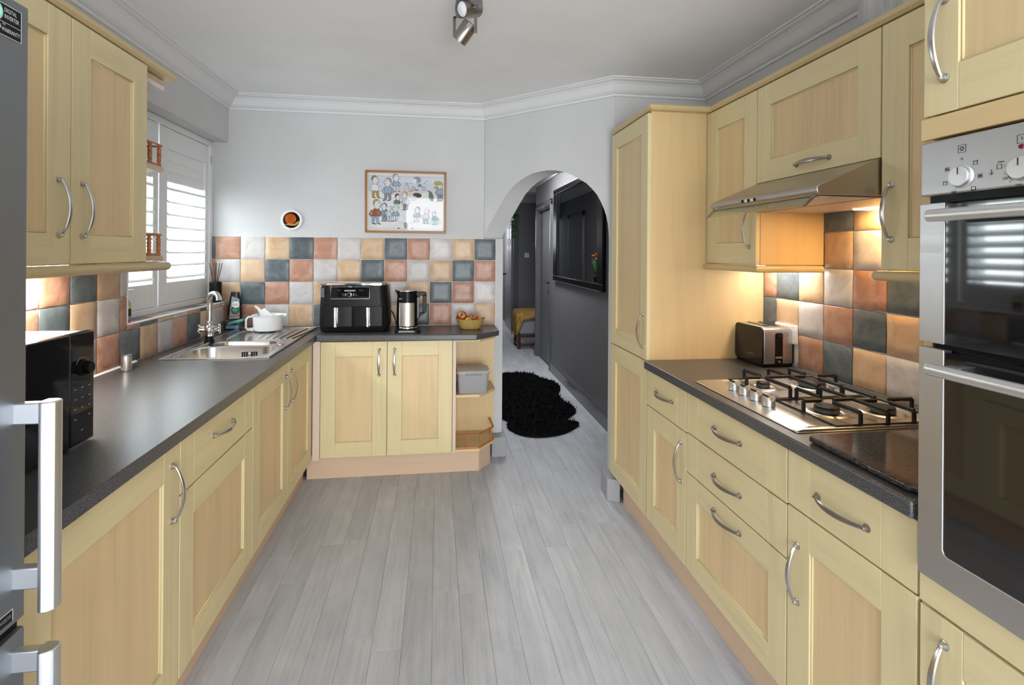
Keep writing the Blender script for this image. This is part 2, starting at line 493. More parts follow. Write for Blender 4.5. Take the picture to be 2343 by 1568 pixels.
# walls
def mould(P, pts, prof, m=0, mb=None, closed=False):
    """mitred moulding: profile (p = distance from the wall, z) swept along plan points; room on the left of travel"""
    mb = mb or MB(); rs = []
    for i, p in enumerate(pts):
        p = Vector(p)
        d0 = (p - Vector(pts[i - 1])).normalized() if i else None
        d1 = (Vector(pts[i + 1]) - p).normalized() if i < len(pts) - 1 else None
        n0 = Vector((-d0.y, d0.x)) if d0 else None
        n1 = Vector((-d1.y, d1.x)) if d1 else None
        if n0 and n1:
            n = (n0 + n1).normalized(); n = n / max(n.dot(n0), 0.2)
        else: n = n0 or n1
        rs.append([(p.x + n.x * a, p.y + n.y * a, z) for a, z in prof])
    return mb.rings(rs, m)

wl = MB()
wl.box(-1.66, XL, YR, WY0, 0, ZC)                          # left of the window
wl.box(-1.66, XL, WY0, YB, 0, SILL - 0.006)                # below the sill
wl.box(-1.66, XL, WY0, YB, BULK, ZC)                       # bulkhead above the window
wall_left = struct(wl.build('wall_left', 'wall'))
wb = MB()
wb.box(-1.66, A2.x, YB, YB + 0.15, 0, ZC)
wb.box(A2.x, 0.47, YB, YB + 0.15, 0, 1.524)
wall_back = struct(wb.build('wall_back', 'wall', bev=0.004))
u2 = (B2 - A2).normalized(); LD = (B2 - A2).length
EX = Vector((0.135, 0.04))
arch = [(0.0, 1.526), (0.006, 1.55), (0.045, 1.62), (0.099, 1.695), (0.15, 1.768), (0.199, 1.833), (0.248, 1.876), (0.297, 1.908), (0.352, 1.934), (0.41, 1.953), (0.47, 1.962), (0.529, 1.963), (0.588, 1.957),
        (0.644, 1.944), (0.705, 1.920), (0.762, 1.886), (0.81, 1.857), (0.851, 1.817), (0.883, 1.78), (0.907, 1.739), (0.928, 1.695), (0.943, 1.652), (0.953, 1.61), (0.959, 1.567), (0.964, 1.50), (0.966, 1.42), (0.968, 0.0)]
outline = arch + [(LD, 0), (LD, ZC), (0, ZC)]
def TA(s_, z, h):
    p = A2 + u2 * s_ + EX * h
    return (p.x, p.y, z)
wa = MB().prism(outline, 0.0, 1.0, TA)
struct(wa.build('wall_arch', 'wall', angle=20))
wn = MB().box(B2.x + 0.003, 1.76, NIB, NIB + 0.1, 0, ZC)
struct(wn.build('wall_nib', 'wall'))
wr = MB().box(XR, XR + 0.13, YR, NIB, 0, ZC)
wall_right = struct(wr.build('wall_right', 'wall'))
wre = MB()
wre.box(-1.66, -0.6, YR - 0.13, YR, 0, ZC); wre.box(1.3, 1.76, YR - 0.13, YR, 0, ZC)
wre.box(-0.6, 1.3, YR - 0.13, YR, 2.2, ZC)
struct(wre.build('wall_rear', 'wall'))
# glazed garden doors behind the camera, unseen; made full height to light the floor
rw = MB()
for x in (-0.6, 0.32, 1.24): rw.box(x, x + 0.06, YR - 0.10, YR - 0.04, 0.002, 2.2)
for z in (0.002, 0.95, 1.62, 2.14): rw.box(-0.6, 1.3, YR - 0.10, YR - 0.04, z, z + 0.06)
w2 = struct(rw.build('window_2', 'upvc', bev=0.004))

# coving (one length per wall run)
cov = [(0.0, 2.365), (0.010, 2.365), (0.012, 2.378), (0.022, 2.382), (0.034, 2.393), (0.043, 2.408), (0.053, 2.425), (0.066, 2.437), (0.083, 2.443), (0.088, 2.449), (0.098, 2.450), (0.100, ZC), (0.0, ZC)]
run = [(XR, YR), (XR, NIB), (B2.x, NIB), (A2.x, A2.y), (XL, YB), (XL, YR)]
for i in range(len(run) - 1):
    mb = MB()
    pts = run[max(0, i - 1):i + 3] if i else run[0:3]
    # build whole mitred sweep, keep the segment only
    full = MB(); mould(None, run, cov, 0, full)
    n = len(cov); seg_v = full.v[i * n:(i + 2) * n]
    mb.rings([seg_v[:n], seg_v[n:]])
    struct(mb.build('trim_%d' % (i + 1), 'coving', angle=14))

# skirting blocks at the arch
sk = MB().box(0.385, 0.487, YB - 0.108, YB - 0.004, 0, 0.135)
sk.box(0.472, 0.487, YB - 0.004, YB + 0.15, 0, 0.135)
struct(sk.build('baseboard_back', 'skirt', bev=0.004))
p0 = B2 - u2 * 0.072; n2 = Vector((-u2.y, u2.x)) * -1
sk2 = MB()
q = [p0 - u2 * 0.0 + n2 * 0.0, B2, B2 + Vector((0.0, -0.04)), B2 + Vector((-0.002, -0.155)), B2 + Vector((-0.072, -0.112))]
q = [(0.977, 2.842), (1.043, 2.808), (1.046, 2.953), (0.994, 3.004)]
sk2.prism(q, 0, 0.128, xyz)
struct(sk2.build('baseboard_arch', 'skirt', bev=0.004))

# ---------------------------------------------------------------- wall tiles
TS = 0.1525
KINDS = ['T_slate', 'T_terra', 'T_white', 'T_yellow']
tile_cache = {}
rt = random.Random(11)
def tile_mesh(wd, ht, kind, var):
    key = (round(wd, 3), round(ht, 3), kind, var)
    if key in tile_cache: return tile_cache[key]
    r = random.Random(hash((round(wd, 3), round(ht, 3), var)) % 9999)
    mb = MB(); g = 0.0016
    hw, hh = wd / 2 - g, ht / 2 - g
    n = 4
    loop = []
    for i in range(n): loop.append((-hw + 2 * hw * i / n, -hh))
    for i in range(n): loop.append((hw, -hh + 2 * hh * i / n))
    for i in range(n): loop.append((hw - 2 * hw * i / n, hh))
    for i in range(n): loop.append((-hw, hh - 2 * hh * i / n))
    jl = [(a + r.uniform(-.0011, .0011) * (abs(a) > hw * .98), c + r.uniform(-.0011, .0011) * (abs(c) > hh * .98)) for a, c in loop]
    sc = lambda k, d, z: [(a * (1 - d / hw), c * (1 - d / hh), z) for a, c in k]
    mb.rings([[(a, c, 0) for a, c in jl], sc(jl, .0003, 0.0052), sc(jl, 0.004, 0.0078), [(a * .5, c * .5, 0.0078 + r.uniform(-.0006, .0006)) for a, c in jl]])
    # local x = along the wall, y = up, z = out of the wall
    tile_cache[key] = mb.mesh('tile', kind, angle=60)
    return tile_cache[key]
RX = PI / 2
def tile(parent, x, y, z, wd, ht, kind, facing):
    me = tile_mesh(wd, ht, KINDS[kind % 4], rt.randrange(3))
    rot = {'-y': (RX, 0, 0), '+x': (RX, 0, PI / 2), '-x': (RX, 0, -PI / 2), 'up': (0, 0, PI / 2)}[facing]
    place('tile', me, (x, y, z), parent, rot=rot)
ROW = [0.9115 + 0.1520 * i for i in range(8)]
def colour_rows(): pass
# back wall: twelve full columns, four rows
g = MB().box(-1.56, 0.421, YB - 0.004, YB + 0.001, 0.90, 1.521)
g.build('grout', 'grout', wall_back)
XB0, PB = -1.457, 0.15635
for c in range(-1, 12):
    for r in range(4):
        x0 = XB0 + c * PB; wd = PB
        if c == -1: x0 = XB0 - 0.05; wd = 0.05
        if c == 11: wd = 0.152
        # the corner behind the sink meets the left wall below the sill
        if c == 0 and r == 0: x0 = XL; wd = XB0 + PB - XL
        if c == -1 and r == 0: continue
        kind = (c + 1 + (3 - r)) % 4 if c >= 0 else (0 + (3 - r)) % 4
        tile(wall_back, x0 + wd / 2, YB - 0.003, ROW[r] + 0.076, wd, 0.152, kind, '-y')
# left wall: T order going away from the camera is terracotta, slate, honey, chalk
LT = [1, 0, 3, 2]
g = MB().box(XL - 0.001, XL + 0.004, 1.02, WY0 - 0.006, 0.90, 1.521)
g.box(XL - 0.001, XL + 0.004, WY0 - 0.01, YB, 0.90, SILL - 0.004)
g.build('grout', 'grout', wall_left)
for c in range(-7, 9):
    for r in range(4):
        y0 = 2.309 + c * 0.1548; y1 = y0 + 0.1548
        z0 = ROW[r]; z1 = z0 + 0.152
        if y0 > WY0 - 0.02 and r > 1: continue
        if r > 1 and y1 > WY0 - 0.006: y1 = WY0 - 0.006
        if r == 1 and y1 > WY0 + 0.1: z1 = SILL - 0.004
        if y1 > YB - 0.005: y1 = YB - 0.008
        if y1 - y0 < 0.012: continue
        if r == 1 and y0 < WY0 < y1 and z1 > SILL:
            # tile cut round the corner of the window
            tile(wall_left, XL + 0.003, (y0 + WY0 - .006) / 2, (z0 + z1) / 2, WY0 - .006 - y0, z1 - z0, LT[(c - r) % 4], '+x')
            tile(wall_left, XL + 0.003, (WY0 - .006 + y1) / 2, (z0 + SILL - .004) / 2, y1 - WY0 + .006, SILL - .004 - z0, LT[(c - r) % 4], '+x')
            continue
        tile(wall_left, XL + 0.003, (y0 + y1) / 2, (z0 + z1) / 2, y1 - y0, z1 - z0, LT[(c - r) % 4], '+x')
# sill tiles
for i, k in enumerate([1, 0, 3, 2, 1, 0, 3, 1]):
    y0 = WY0 + 0.145 * i; y1 = min(y0 + 0.145, YB - 0.008)
    if y1 - y0 < .02: continue
    tile(wall_left, XL - 0.052, (y0 + y1) / 2, SILL - 0.0072, y1 - y0, 0.095, k, 'up')
# right wall
RT = [0, 3, 2, 1]
g = MB().box(XR - 0.004, XR + 0.001, 0.95, 2.368, 0.90, 1.72)
g.build('grout', 'grout', wall_right)
for c in range(0, 10):
    for r in range(5):
        y1 = 2.424 - c * 0.1528; y0 = y1 - 0.1528
        if c == 0: y1 = 2.366
        z0 = ROW[r]; z1 = z0 + 0.152
        if r == 4: z1 = z0 + 0.10
        tile(wall_right, XR - 0.003, (y0 + y1) / 2, (z0 + z1) / 2, y1 - y0, z1 - z0, RT[(c - r + 1) % 4], '-x')
# white bead round the window opening
bd = MB()
bd.box(XL - 0.004, XL + 0.011, WY0 - 0.008, YB - 0.004, SILL - 0.005, SILL + 0.004)
bd.box(XL - 0.004, XL + 0.011, WY0 - 0.008, WY0 + 0.003, SILL - 0.005, 1.53)
struct(bd.build('trim_6', 'gloss_white', bev=0.003))

struct(MB().prism([(0.0, 0.0), (0.010, 0.0), (0.0, 0.006)], 1.05, 2.58, lambda a, c, h: (XL + .0105 + a, h, .9105 + c)).build('trim_12', 'gloss_white'))
# ---------------------------------------------------------------- left window: pane, frame, shutters
wf = MB()
for y in (WY0 - 0.02, 2.965, YB - 0.08): wf.box(-1.655, -1.595, y, y + 0.09, SILL, BULK)
for z in (SILL - 0.01, BULK - 0.08): wf.box(-1.655, -1.595, WY0, YB, z, z + 0.075)
win1 = struct(wf.build('window_1', 'upvc', bev=0.004))
MB().box(-1.628, -1.622, WY0 + 0.05, YB - 0.05, SILL + 0.03, BULK - 0.03).build('pane', 'pane', win1)
for y in (3.30, 3.345): MB().box(-1.632, -1.618, y, y + .008, SILL + .06, 1.80).build('glazing_bar', 'skirt', win1)
MB().box(-0.55, 1.25, YR - 0.075, YR - 0.07, 0.06, 2.14).build('pane', 'pane', w2)

XS = -1.487
sh = thing('window_shutter', 'white plantation shutter with tilted louvres filling the window over the sink', 'shutter', (XS, 3.09, SILL + 0.001))
fr = MB()
fr.box(XS - 0.045, XS + 0.006, WY0 + 0.004, YB - 0.001, SILL + 0.001, SILL + 0.032)
fr.box(XS - 0.045, XS + 0.006, WY0 + 0.004, YB - 0.001, 2.108, BULK - 0.001)
fr.box(XS - 0.045, XS + 0.006, WY0 + 0.004, WY0 + 0.04, SILL + 0.03, 2.11)
fr.box(XS - 0.045, XS + 0.010, YB - 0.048, YB - 0.001, SILL + 0.03, 2.11)
fr.build('frame', 'gloss_white', sh, bev=0.003)
MB().box(XS + 0.009, XS + 0.013, YB - 0.046, YB - 0.034, 1.99, 2.045).build('hinge', 'nickel', sh, bev=.001)
def slat_mesh(ln):
    mb = MB(); rs = []
    for y in (-ln / 2, ln / 2):
        rs.append([(0.034 * math.cos(2 * PI * i / 12), y, 0.0055 * math.sin(2 * PI * i / 12)) for i in range(12)])
    return mb.rings(rs).mesh('slat', 'slat')
for (y0, y1, o0, o1) in ((2.565, 2.992, 2.606, 2.942), (3.004, 3.600, 3.086, 3.556)):
    p = MB()
    p.box(XS - 0.03, XS, y0, o0, 1.122, 2.106); p.box(XS - 0.03, XS, o1, y1, 1.122, 2.106)
    p.box(XS - 0.03, XS, o0, o1, 1.122, 1.246); p.box(XS - 0.03, XS, o0, o1, 1.990, 2.106)
    pan = p.build('panel', 'gloss_white', sh, bev=0.003)
    me = slat_mesh(o1 - o0 - 0.002)
    for i in range(8):
        place('slat', me, (XS - 0.016, (o0 + o1) / 2, 1.285 + i * 0.0708), pan, rot=(0, math.radians(38), 0))
    for i in range(3):
        place('slat', me, (XS - 0.014, (o0 + o1) / 2, 1.843 + i * 0.0605), pan, rot=(0, math.radians(86), 0))

# ---------------------------------------------------------------- hallway beyond the arch
XH, YH = 1.37, 9.2
hw = MB().box(XH, XH + 0.12, NIB + 0.1, 6.09, 0, ZC)
hw.box(XH, XH + 0.12, 6.09, 6.95, 2.0, ZC); hw.box(XH, XH + 0.12, 6.95, 7.08, 0, ZC)
struct(hw.build('wall_hall_right', 'hall'))
hl = MB().box(0.34, 0.47, YB + 0.15, 11.6, 0, ZC)
he = MB().box(0.47, 1.5, 11.0, 11.1, 0, ZC).box(1.40, 1.5, YH + .12, 11.0, 0, ZC)
struct(he.build('wall_hall_end', 'hall'))
struct(hl.build('wall_hall_left', 'hall'))
hf = MB().box(1.37, 3.1, YH, YH + 0.12, 0, ZC); hf.box(0.47, 1.37, YH, YH + 0.12, 2.06, ZC)
hf.box(XH + 0.12, 3.1, 6.95, 7.08, 0, ZC); hf.box(3.0, 3.12, 7.08, YH, 0, ZC); hf.box(XH + .9, XH + 1.0, NIB + .1, 6.95, 0, ZC)
struct(hf.build('wall_hall_far', 'hall'))
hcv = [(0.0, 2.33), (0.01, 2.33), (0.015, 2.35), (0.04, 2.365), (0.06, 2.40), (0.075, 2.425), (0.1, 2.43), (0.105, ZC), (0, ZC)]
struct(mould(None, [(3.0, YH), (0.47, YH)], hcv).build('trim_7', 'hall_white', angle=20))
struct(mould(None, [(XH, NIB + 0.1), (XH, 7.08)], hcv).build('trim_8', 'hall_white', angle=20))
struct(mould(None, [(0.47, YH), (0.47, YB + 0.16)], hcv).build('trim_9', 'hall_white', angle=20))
sbp = [(0.0, 0.0), (0.018, 0.0), (0.018, 0.105), (0.012, 0.115), (0.009, 0.13), (0.0, 0.142)]
struct(mould(None, [(XH, NIB + 0.1), (XH, 6.03)], sbp).build('baseboard_hall', 'hall_trim', angle=20))
struct(mould(None, [(XH, 7.03), (XH, 7.08)], sbp).build('baseboard_hall_end', 'hall_trim', angle=20))
# door frame in the hall wall, and its door standing ajar
df = MB()
for (ya, yb) in ((6.03, 6.11), (6.93, 7.01)):
    df.box(XH - 0.016, XH + 0.01, ya, yb, 0, 2.08); df.box(XH - 0.024, XH + 0.01, ya + 0.02, yb - 0.03, 0, 2.06)
df.box(XH - 0.016, XH + 0.01, 6.03, 7.01, 2.0, 2.08); df.box(XH - 0.024, XH + 0.01, 6.05, 6.98, 2.02, 2.05)
df.box(XH, XH + 0.12, 6.09, 6.11, 0, 2.0); df.box(XH, XH + 0.12, 6.93, 6.95, 0, 2.0); df.box(XH, XH + 0.12, 6.09, 6.95, 1.98, 2.0)
d1 = struct(df.build('door_1', 'hall_trim', bev=0.004))
lf = MB().box(XH + 0.035, XH + 0.075, 6.16, 6.925, 0.006, 1.975)
leaf = lf.build('door_leaf', 'hall', d1, bev=0.003)
MB().box(XH + 0.034, XH + 0.076, 6.118, 6.159, 0.006, 1.975).build('door_edge_light', 'green_light', d1)  # green strip painted for light from the room behind the door
hn = MB().box(XH + 0.026, XH + 0.036, 6.20, 6.26, 0.93, 1.13); hn.cyl((XH + .03, 6.23, 1.05), (XH - .012, 6.23, 1.05), .009); hn.cyl((XH - .012, 6.23, 1.05), (XH - .012, 6.36, 1.05), .009)
hn.build('lever_handle', 'black', leaf)
# the open six-panel door beyond the hall's far end
dr = MB().box(1.334, 1.372, YH + 0.02, YH + 0.80, 0.006, 2.0)
d2 = struct(dr.build('door_2', 'door_grey', bev=0.003))
for (za, zb) in ((0.22, 0.86), (1.03, 1.56), (1.66, 1.88)):
    for (ya, yb) in ((0.12, 0.36), (0.46, 0.70)):
        pm = MB()
        y0, y1 = YH + ya, YH + yb
        pm.rings([[(1.335, y0, za), (1.335, y1, za), (1.335, y1, zb), (1.335, y0, zb)], [(1.325, y0 + .02, za + .02), (1.325, y1 - .02, za + .02), (1.325, y1 - .02, zb - .02), (1.325, y0 + .02, zb - .02)],
                  [(1.330, y0 + .035, za + .035), (1.330, y1 - .035, za + .035), (1.330, y1 - .035, zb - .035), (1.330, y0 + .035, zb - .035)], [(1.324, y0 + .06, za + .06), (1.324, y1 - .06, za + .06), (1.324, y1 - .06, zb - .06), (1.324, y0 + .06, zb - .06)]])
        pm.build('door_panel', 'door_grey', d2, smooth=False)
kn = MB().lathe([(.024, 0), (.024, .008), (.010, .012), (.010, .03), (.024, .04), (.026, .052), (.015, .062)], (1.334, YH + 0.75, 1.0), (-1, 0, 0))
kn.build('door_knob', 'black', d2)
fa = MB()
fa.box(1.372, 1.46, YH - 0.018, YH, 0, 2.10); fa.box(1.39, 1.45, YH - 0.026, YH - .017, 0, 2.09); fa.box(0.47, 1.46, YH - 0.018, YH, 2.04, 2.12)
struct(fa.build('trim_10', 'hall_trim', bev=0.004))
hsw = MB().box(1.575, 1.66, YH - 0.010, YH - 0.0005, 1.33, 1.415)
sw = thing('light_switch', 'square pale light switch on the far grey hall wall', 'switch', (1.6175, YH - 0.0005, 1.33))
hsw.build('plate', 'white_plate', sw, bev=0.003)
MB().box(1.612, 1.623, YH - 0.013, YH - 0.0095, 1.36, 1.385).build('rocker', 'white_plate', sw)
# ---------------------------------------------------------------- handles, doors, cupboards
def handle_mesh(L, name='handle', mat='nickel'):
    mb = MB(); k = 15; path = []; ra = []; rb = []
    for i in range(k):
        t = i / (k - 1); s = math.sin(PI * t)
        path.append((0.009 + 0.024 * s ** 0.8, 0, L * (t - .5))); ra.append(.0042 + .0036 * s); rb.append(.0034)
    mb.tube(path, ra, rb, 8, up=(0, 1, 0))
    for z in (-L / 2, L / 2):
        mb.lathe([(.0098, 0), (.0098, .0022), (.0075, .0036), (.0075, .006), (.0058, .0072), (.0052, .012), (.003, .0145)], (0, 0, z), (1, 0, 0), 14)
    return mb.mesh(name, mat)
HM = {('nickel', .158): handle_mesh(.158), ('bronze_steel', .158): handle_mesh(.158, 'handle', 'bronze_steel')}
ROT = {'+x': 0.0, '-x': PI, '-y': -PI / 2}
def frameP(facing, face):
    """u runs along the front, d outwards from the carcass front plane, z up"""
    if facing == '+x': return lambda u, d, z: (face + d, u, z)
    if facing == '-x': return lambda u, d, z: (face - d, u, z)
    return lambda u, d, z: (u, face - d, z)
TH = 0.020
def front(parent, facing, face, u0, u1, z0, z1, name='door', handle=None, panel=None, st=0.088, rl=0.092, hmat='nickel', panel_name='panel', noh=False):
    """shaker front: face = plane of the carcass front; panel (u0,u1,z0,z1) or None for a plain five-piece drawer front"""
    P = frameP(facing, face); along = 'x' if facing == '-y' else 'y'
    mb = MB(); g = 0.0016
    a, c, e, f_ = u0 + g, u1 - g, z0 + g, z1 - g
    mid = lambda A, B: (A + B) / 2
    mb.box(a, a + st, 0.0005, TH, e, f_, 0, P); mb.box(c - st, c, 0.0005, TH, e, f_, 0, P)
    if panel:
        mb.box(a + st, c - st, 0.0005, TH, e, e + rl, 1, P); mb.box(a + st, c - st, 0.0005, TH, f_ - rl, f_, 1, P)
    else:
        mb.box(a + st, c - st, 0.0005, TH, e, f_, 1, P)
    o = mb.build(name, ['frame_z', 'frame_' + along], parent, P(mid(a, c), 0, e), bev=0.0014, seg=2)
    if panel:
        MB().box(a + st - .004, c - st + .004, 0.002, TH - 0.0085, e + rl - .004, f_ - rl + .004, 0, P).build(panel_name, 'panel_z', o, P(mid(a, c), 0, e))
        bead = MB()
        for (q0, q1, r0, r1) in ((a + st, a + st + .005, e + rl, f_ - rl), (c - st - .005, c - st, e + rl, f_ - rl), (a + st, c - st, e + rl, e + rl + .005), (a + st, c - st, f_ - rl - .005, f_ - rl)):
            bead.box(q0, q1, TH - .0105, TH - .0048, r0, r1, 0, P)
        bead.build('bead', 'frame_z', o, bev=.002, seg=1)
    if handle:
        kind, hu, hz = handle
        place('handle', HM[(hmat, .158)], P(hu, TH, hz), o, rot=(0 if kind == 'v' else PI / 2, 0, ROT[facing]))
    return o
def carcass(parent, x0, x1, y0, y1, z0, z1, mat='side_z', name='body'):
    return MB().box(x0, x1, y0, y1, z0, z1).build(name, mat, parent, bev=0.0008, seg=1)
def rod(path, r, name, mat, parent, sy=1.0, n=12):
    return MB().tube(path, r, r * sy, n, up=(0, 0, 1)).build(name, mat, parent)

WT, WB = 0.910, 0.872
XLF, XRF, YBF = -0.769, 1.027, 3.29        # carcass fronts (doors stand 20 mm proud)
DT, DB = 0.867, 0.152

# ---- left base units
def base_unit(name, label, x0, x1, y0, y1, **k):
    t = thing(name, label, 'cabinet', ((x0 + x1) / 2, (y0 + y1) / 2, 0), 'fitted base cupboards')
    return t
t = base_unit('base_cupboard', 'maple base cupboard beside the fridge with one wide tall door below the microwave', XL, XLF, 1.035, 1.632)
carcass(t, XL + .012, XLF, 1.037, 1.634, .15, WB - .003)
front(t, '+x', XLF, 1.037, 1.635, DB, DT, handle=('v', 1.590, .726), panel=True)
t = base_unit('base_drawer_cupboard', 'maple base unit with one drawer over one door, left of the sink cupboard', XL, XLF, 1.637, 2.241)
carcass(t, XL + .012, XLF, 1.637, 2.241, .15, WB - .003)
front(t, '+x', XLF, 1.637, 2.242, .698, DT, 'drawer_front', ('h', 1.945, .795))
front(t, '+x', XLF, 1.637, 2.242, DB, .696, panel=True)
t = base_unit('sink_cupboard', 'maple double door cupboard under the steel sink in the left run', XL, XLF, 2.243, 3.265)
sc_ = MB().box(XL + .012, XLF, 2.2435, 2.2615, .15, WB - .003).box(XL + .012, XLF, 3.247, 3.265, .15, WB - .003).box(XL + .012, XLF, 2.2615, 3.247, .15, .168).box(XL + .012, XL + .02, 2.2615, 3.247, .168, WB - .003).box(XLF - .018, XLF, 2.2615, 3.247, .80, WB - .003)
sc_.build('body', 'side_z', t)
front(t, '+x', XLF, 2.244, 2.752, DB, DT, handle=('v', 2.702, .715), panel=True)
front(t, '+x', XLF, 2.754, 3.242, DB, DT, handle=('v', 2.806, .722), panel=True, st=.075)
MB().box(XLF, XLF + .018, 3.2445, 3.263, DB, DT).build('filler_strip', 'edge', t)
pl = MB().box(XLF - .062, XLF - .046, 1.04, 3.335, 0.001, .149)
tag(pl.build('plinth', 'plinth_y'), 'long plinth board under the left row of base cupboards', 'plinth', 'kickboards')

# ---- back base unit, open end unit
t = base_unit('base_cupboard', 'maple base cupboard with two doors below the air fryer', -.73, .10, YBF, YB)
carcass(t, -.705, .103, YBF, YB - .014, .15, WB - .003)
front(t, '-y', YBF, -.7045, -.3035, DB, DT, handle=('v', -.352, .737), panel=True)
front(t, '-y', YBF, -.3025, .1015, DB, DT, handle=('v', -.258, .737), panel=True)
MB().box(-.7485, -.706, YBF - .018, YBF + .02, DB - .012, DT + .003).build('corner_post', 'edge', t)
MB().box(-.735, -.7065, YBF + .02, YB - .014, .15, WB - .003).build('corner_panel', 'side_z', t)
t = thing('open_end_shelf', 'open maple end shelf unit with spindle gallery at the end of the back worktop', 'shelf unit', (.26, 3.45, 0))
MB().box(.104, .124, YBF - .019, YB - .014, .15, WB - .003).build('side_panel', 'edge', t)
MB().box(.124, .405, YB - .030, YB - .014, .15, WB - .003).build('back_panel', 'side_z', t)
shelf = [(.1245, 3.275), (.276, 3.275), (.392, 3.425), (.384, YB - .031), (.1245, YB - .031)]
for z in (.150, .497, .852):
    MB().prism(shelf, z, z + .018, xyz).build('shelf', 'side_x', t, bev=.002)
def gallery(parent, pts, zb, h, spins, r=.006):
    gb = thing_part = MB()
    mb = MB().tube([(x, y, zb + .004) for x, y in pts], .0065, .004, 8, up=(0, 0, 1))
    base = mb.build('gallery_base', 'spindle', parent)
    mb = MB().tube([(x, y, zb + h) for x, y in pts], .0055, .009, 8, up=(0, 0, 1))
    mb.build('gallery_rail', 'spindle', parent)
    prof = [(.0062, 0), (.0062, .08), (.0040, .12), (.0066, .2), (.0052, .3), (.0068, .46), (.0044, .5), (.0068, .55), (.0052, .7), (.0066, .8), (.0042, .88), (.006, .94), (.006, 1)]
    for (x, y) in spins:
        MB().lathe([(a * r / .006, zb + .006 + c * (h - .008)) for a, c in prof], (x, y, 0), n=10).build('spindle', 'spindle', parent)
gp = [(.126, 3.284), (.272, 3.284), (.380, 3.424), (.374, 3.60)]
gallery(t, gp, .168, .088, [(.196, 3.284), (.285, 3.300), (.366, 3.407)])
pb = [(-.745, 3.332), (.277, 3.332), (.366, 3.445), (.366, 3.52), (.276, 3.36), (-.745, 3.349)]
pb = [(-.795, 3.338), (.279, 3.338), (.364, 3.445), (.364, 3.60), (.348, 3.60), (.348, 3.45), (.271, 3.354), (-.795, 3.354)]
tag(MB().prism(pb, .001, .149, xyz).build('plinth', 'plinth_x'), 'angled plinth board under the back cupboard and open shelves', 'plinth', 'kickboards')

# ---- right base units
def rlabel(n, l, y0, y1): return thing(n, l, 'cabinet', (1.32, (y0 + y1) / 2, 0), 'fitted base cupboards')
t = rlabel('base_drawer_cupboard', 'narrow maple unit with small drawer over door next to the tall larder', 1.962, 2.36)
carcass(t, XRF, XR - .014, 1.962, 2.358, .15, WB - .003)
front(t, '-x', XRF, 1.962, 2.36, .698, DT, 'drawer_front', ('h', 2.165, .788), hmat='bronze_steel', st=.082)
front(t, '-x', XRF, 1.962, 2.36, DB, .696, handle=('v', 2.005, .563), panel=True, st=.082)
t = rlabel('pan_drawer_unit', 'maple three drawer unit directly below the gas hob', 1.36, 1.96)
carcass(t, XRF, XR - .014, 1.358, 1.960, .15, WB - .003)
front(t, '-x', XRF, 1.358, 1.96, .704, DT, 'drawer_front', ('h', 1.668, .792), hmat='bronze_steel')
front(t, '-x', XRF, 1.358, 1.96, .545, .702, 'drawer_front', ('h', 1.668, .618), hmat='bronze_steel')
front(t, '-x', XRF, 1.358, 1.96, DB, .543, 'drawer_front', ('h', 1.668, .492), panel=True, st=.082, rl=.084, hmat='bronze_steel')
t = rlabel('base_drawer_cupboard', 'maple unit with wide drawer over door beside the oven tower', .95, 1.356)
carcass(t, XRF, XR - .014, .95, 1.356, .15, WB - .003)
front(t, '-x', XRF, .951, 1.356, .709, DT, 'drawer_front', ('h', 1.158, .783), hmat='bronze_steel')
front(t, '-x', XRF, .951, 1.356, DB, .707, handle=('v', 1.312, .53), panel=True)
pl = MB().box(XRF + .032, XRF + .048, .36, 2.80, 0.001, .149)
tag(pl.build('plinth', 'plinth_y'), 'long plinth board under the right row of base cupboards', 'plinth', 'kickboards')

# ---- tall larder cupboard
t = thing('tall_larder_cupboard', 'tall narrow maple larder cupboard with two stacked doors right of the arch', 'cabinet', (1.3, 2.62, 0))
MB().box(XRF - .002, XR - .010, 2.368, 2.380, .15, 2.116).build('side_panel', 'side_z', t, bev=.001)
carcass(t, XRF, XR - .012, 2.381, 2.882, .15, 2.112)
front(t, '-x', XRF, 2.366, 2.882, .905, 2.108, handle=('v', 2.412, 1.045), panel=True, st=.080, rl=.087)
front(t, '-x', XRF, 2.366, 2.882, DB, .902, panel=True, st=.080, rl=.092)

# ---- oven tower
t = thing('oven_tower_cupboard', 'tall maple housing cupboard around the built-in double oven', 'cabinet', (1.3, .645, 0))
MB().box(1.013, XR - .004, .928, .946, .15, 2.13).build('side_panel', 'side_z', t)
MB().box(1.013, XR - .004, .343, .361, .15, 2.13).build('side_panel', 'side_z', t)
carcass(t, XRF, XR - .004, .362, .927, 1.706, 2.13, name='top_box')
carcass(t, XRF, XR - .004, .362, .927, .15, .758, name='bottom_box')
front(t, '-x', XRF - .002, .345, .945, 1.711, 2.13, handle=('v', .898, 1.86), panel=True, st=.072)
MB().box(XRF - .024, XRF - .002, .345, .947, 1.664, 1.7085).build('top_rail', 'side_y', t, bev=.001)
MB().box(XRF - .022, XRF - .002, .345, .945, .708, .764).build('bottom_rail', 'frame_y', t, bev=.001)
front(t, '-x', XRF - .002, .345, .945, DB, .703, handle=('v', .890, .572), panel=True, st=.088)

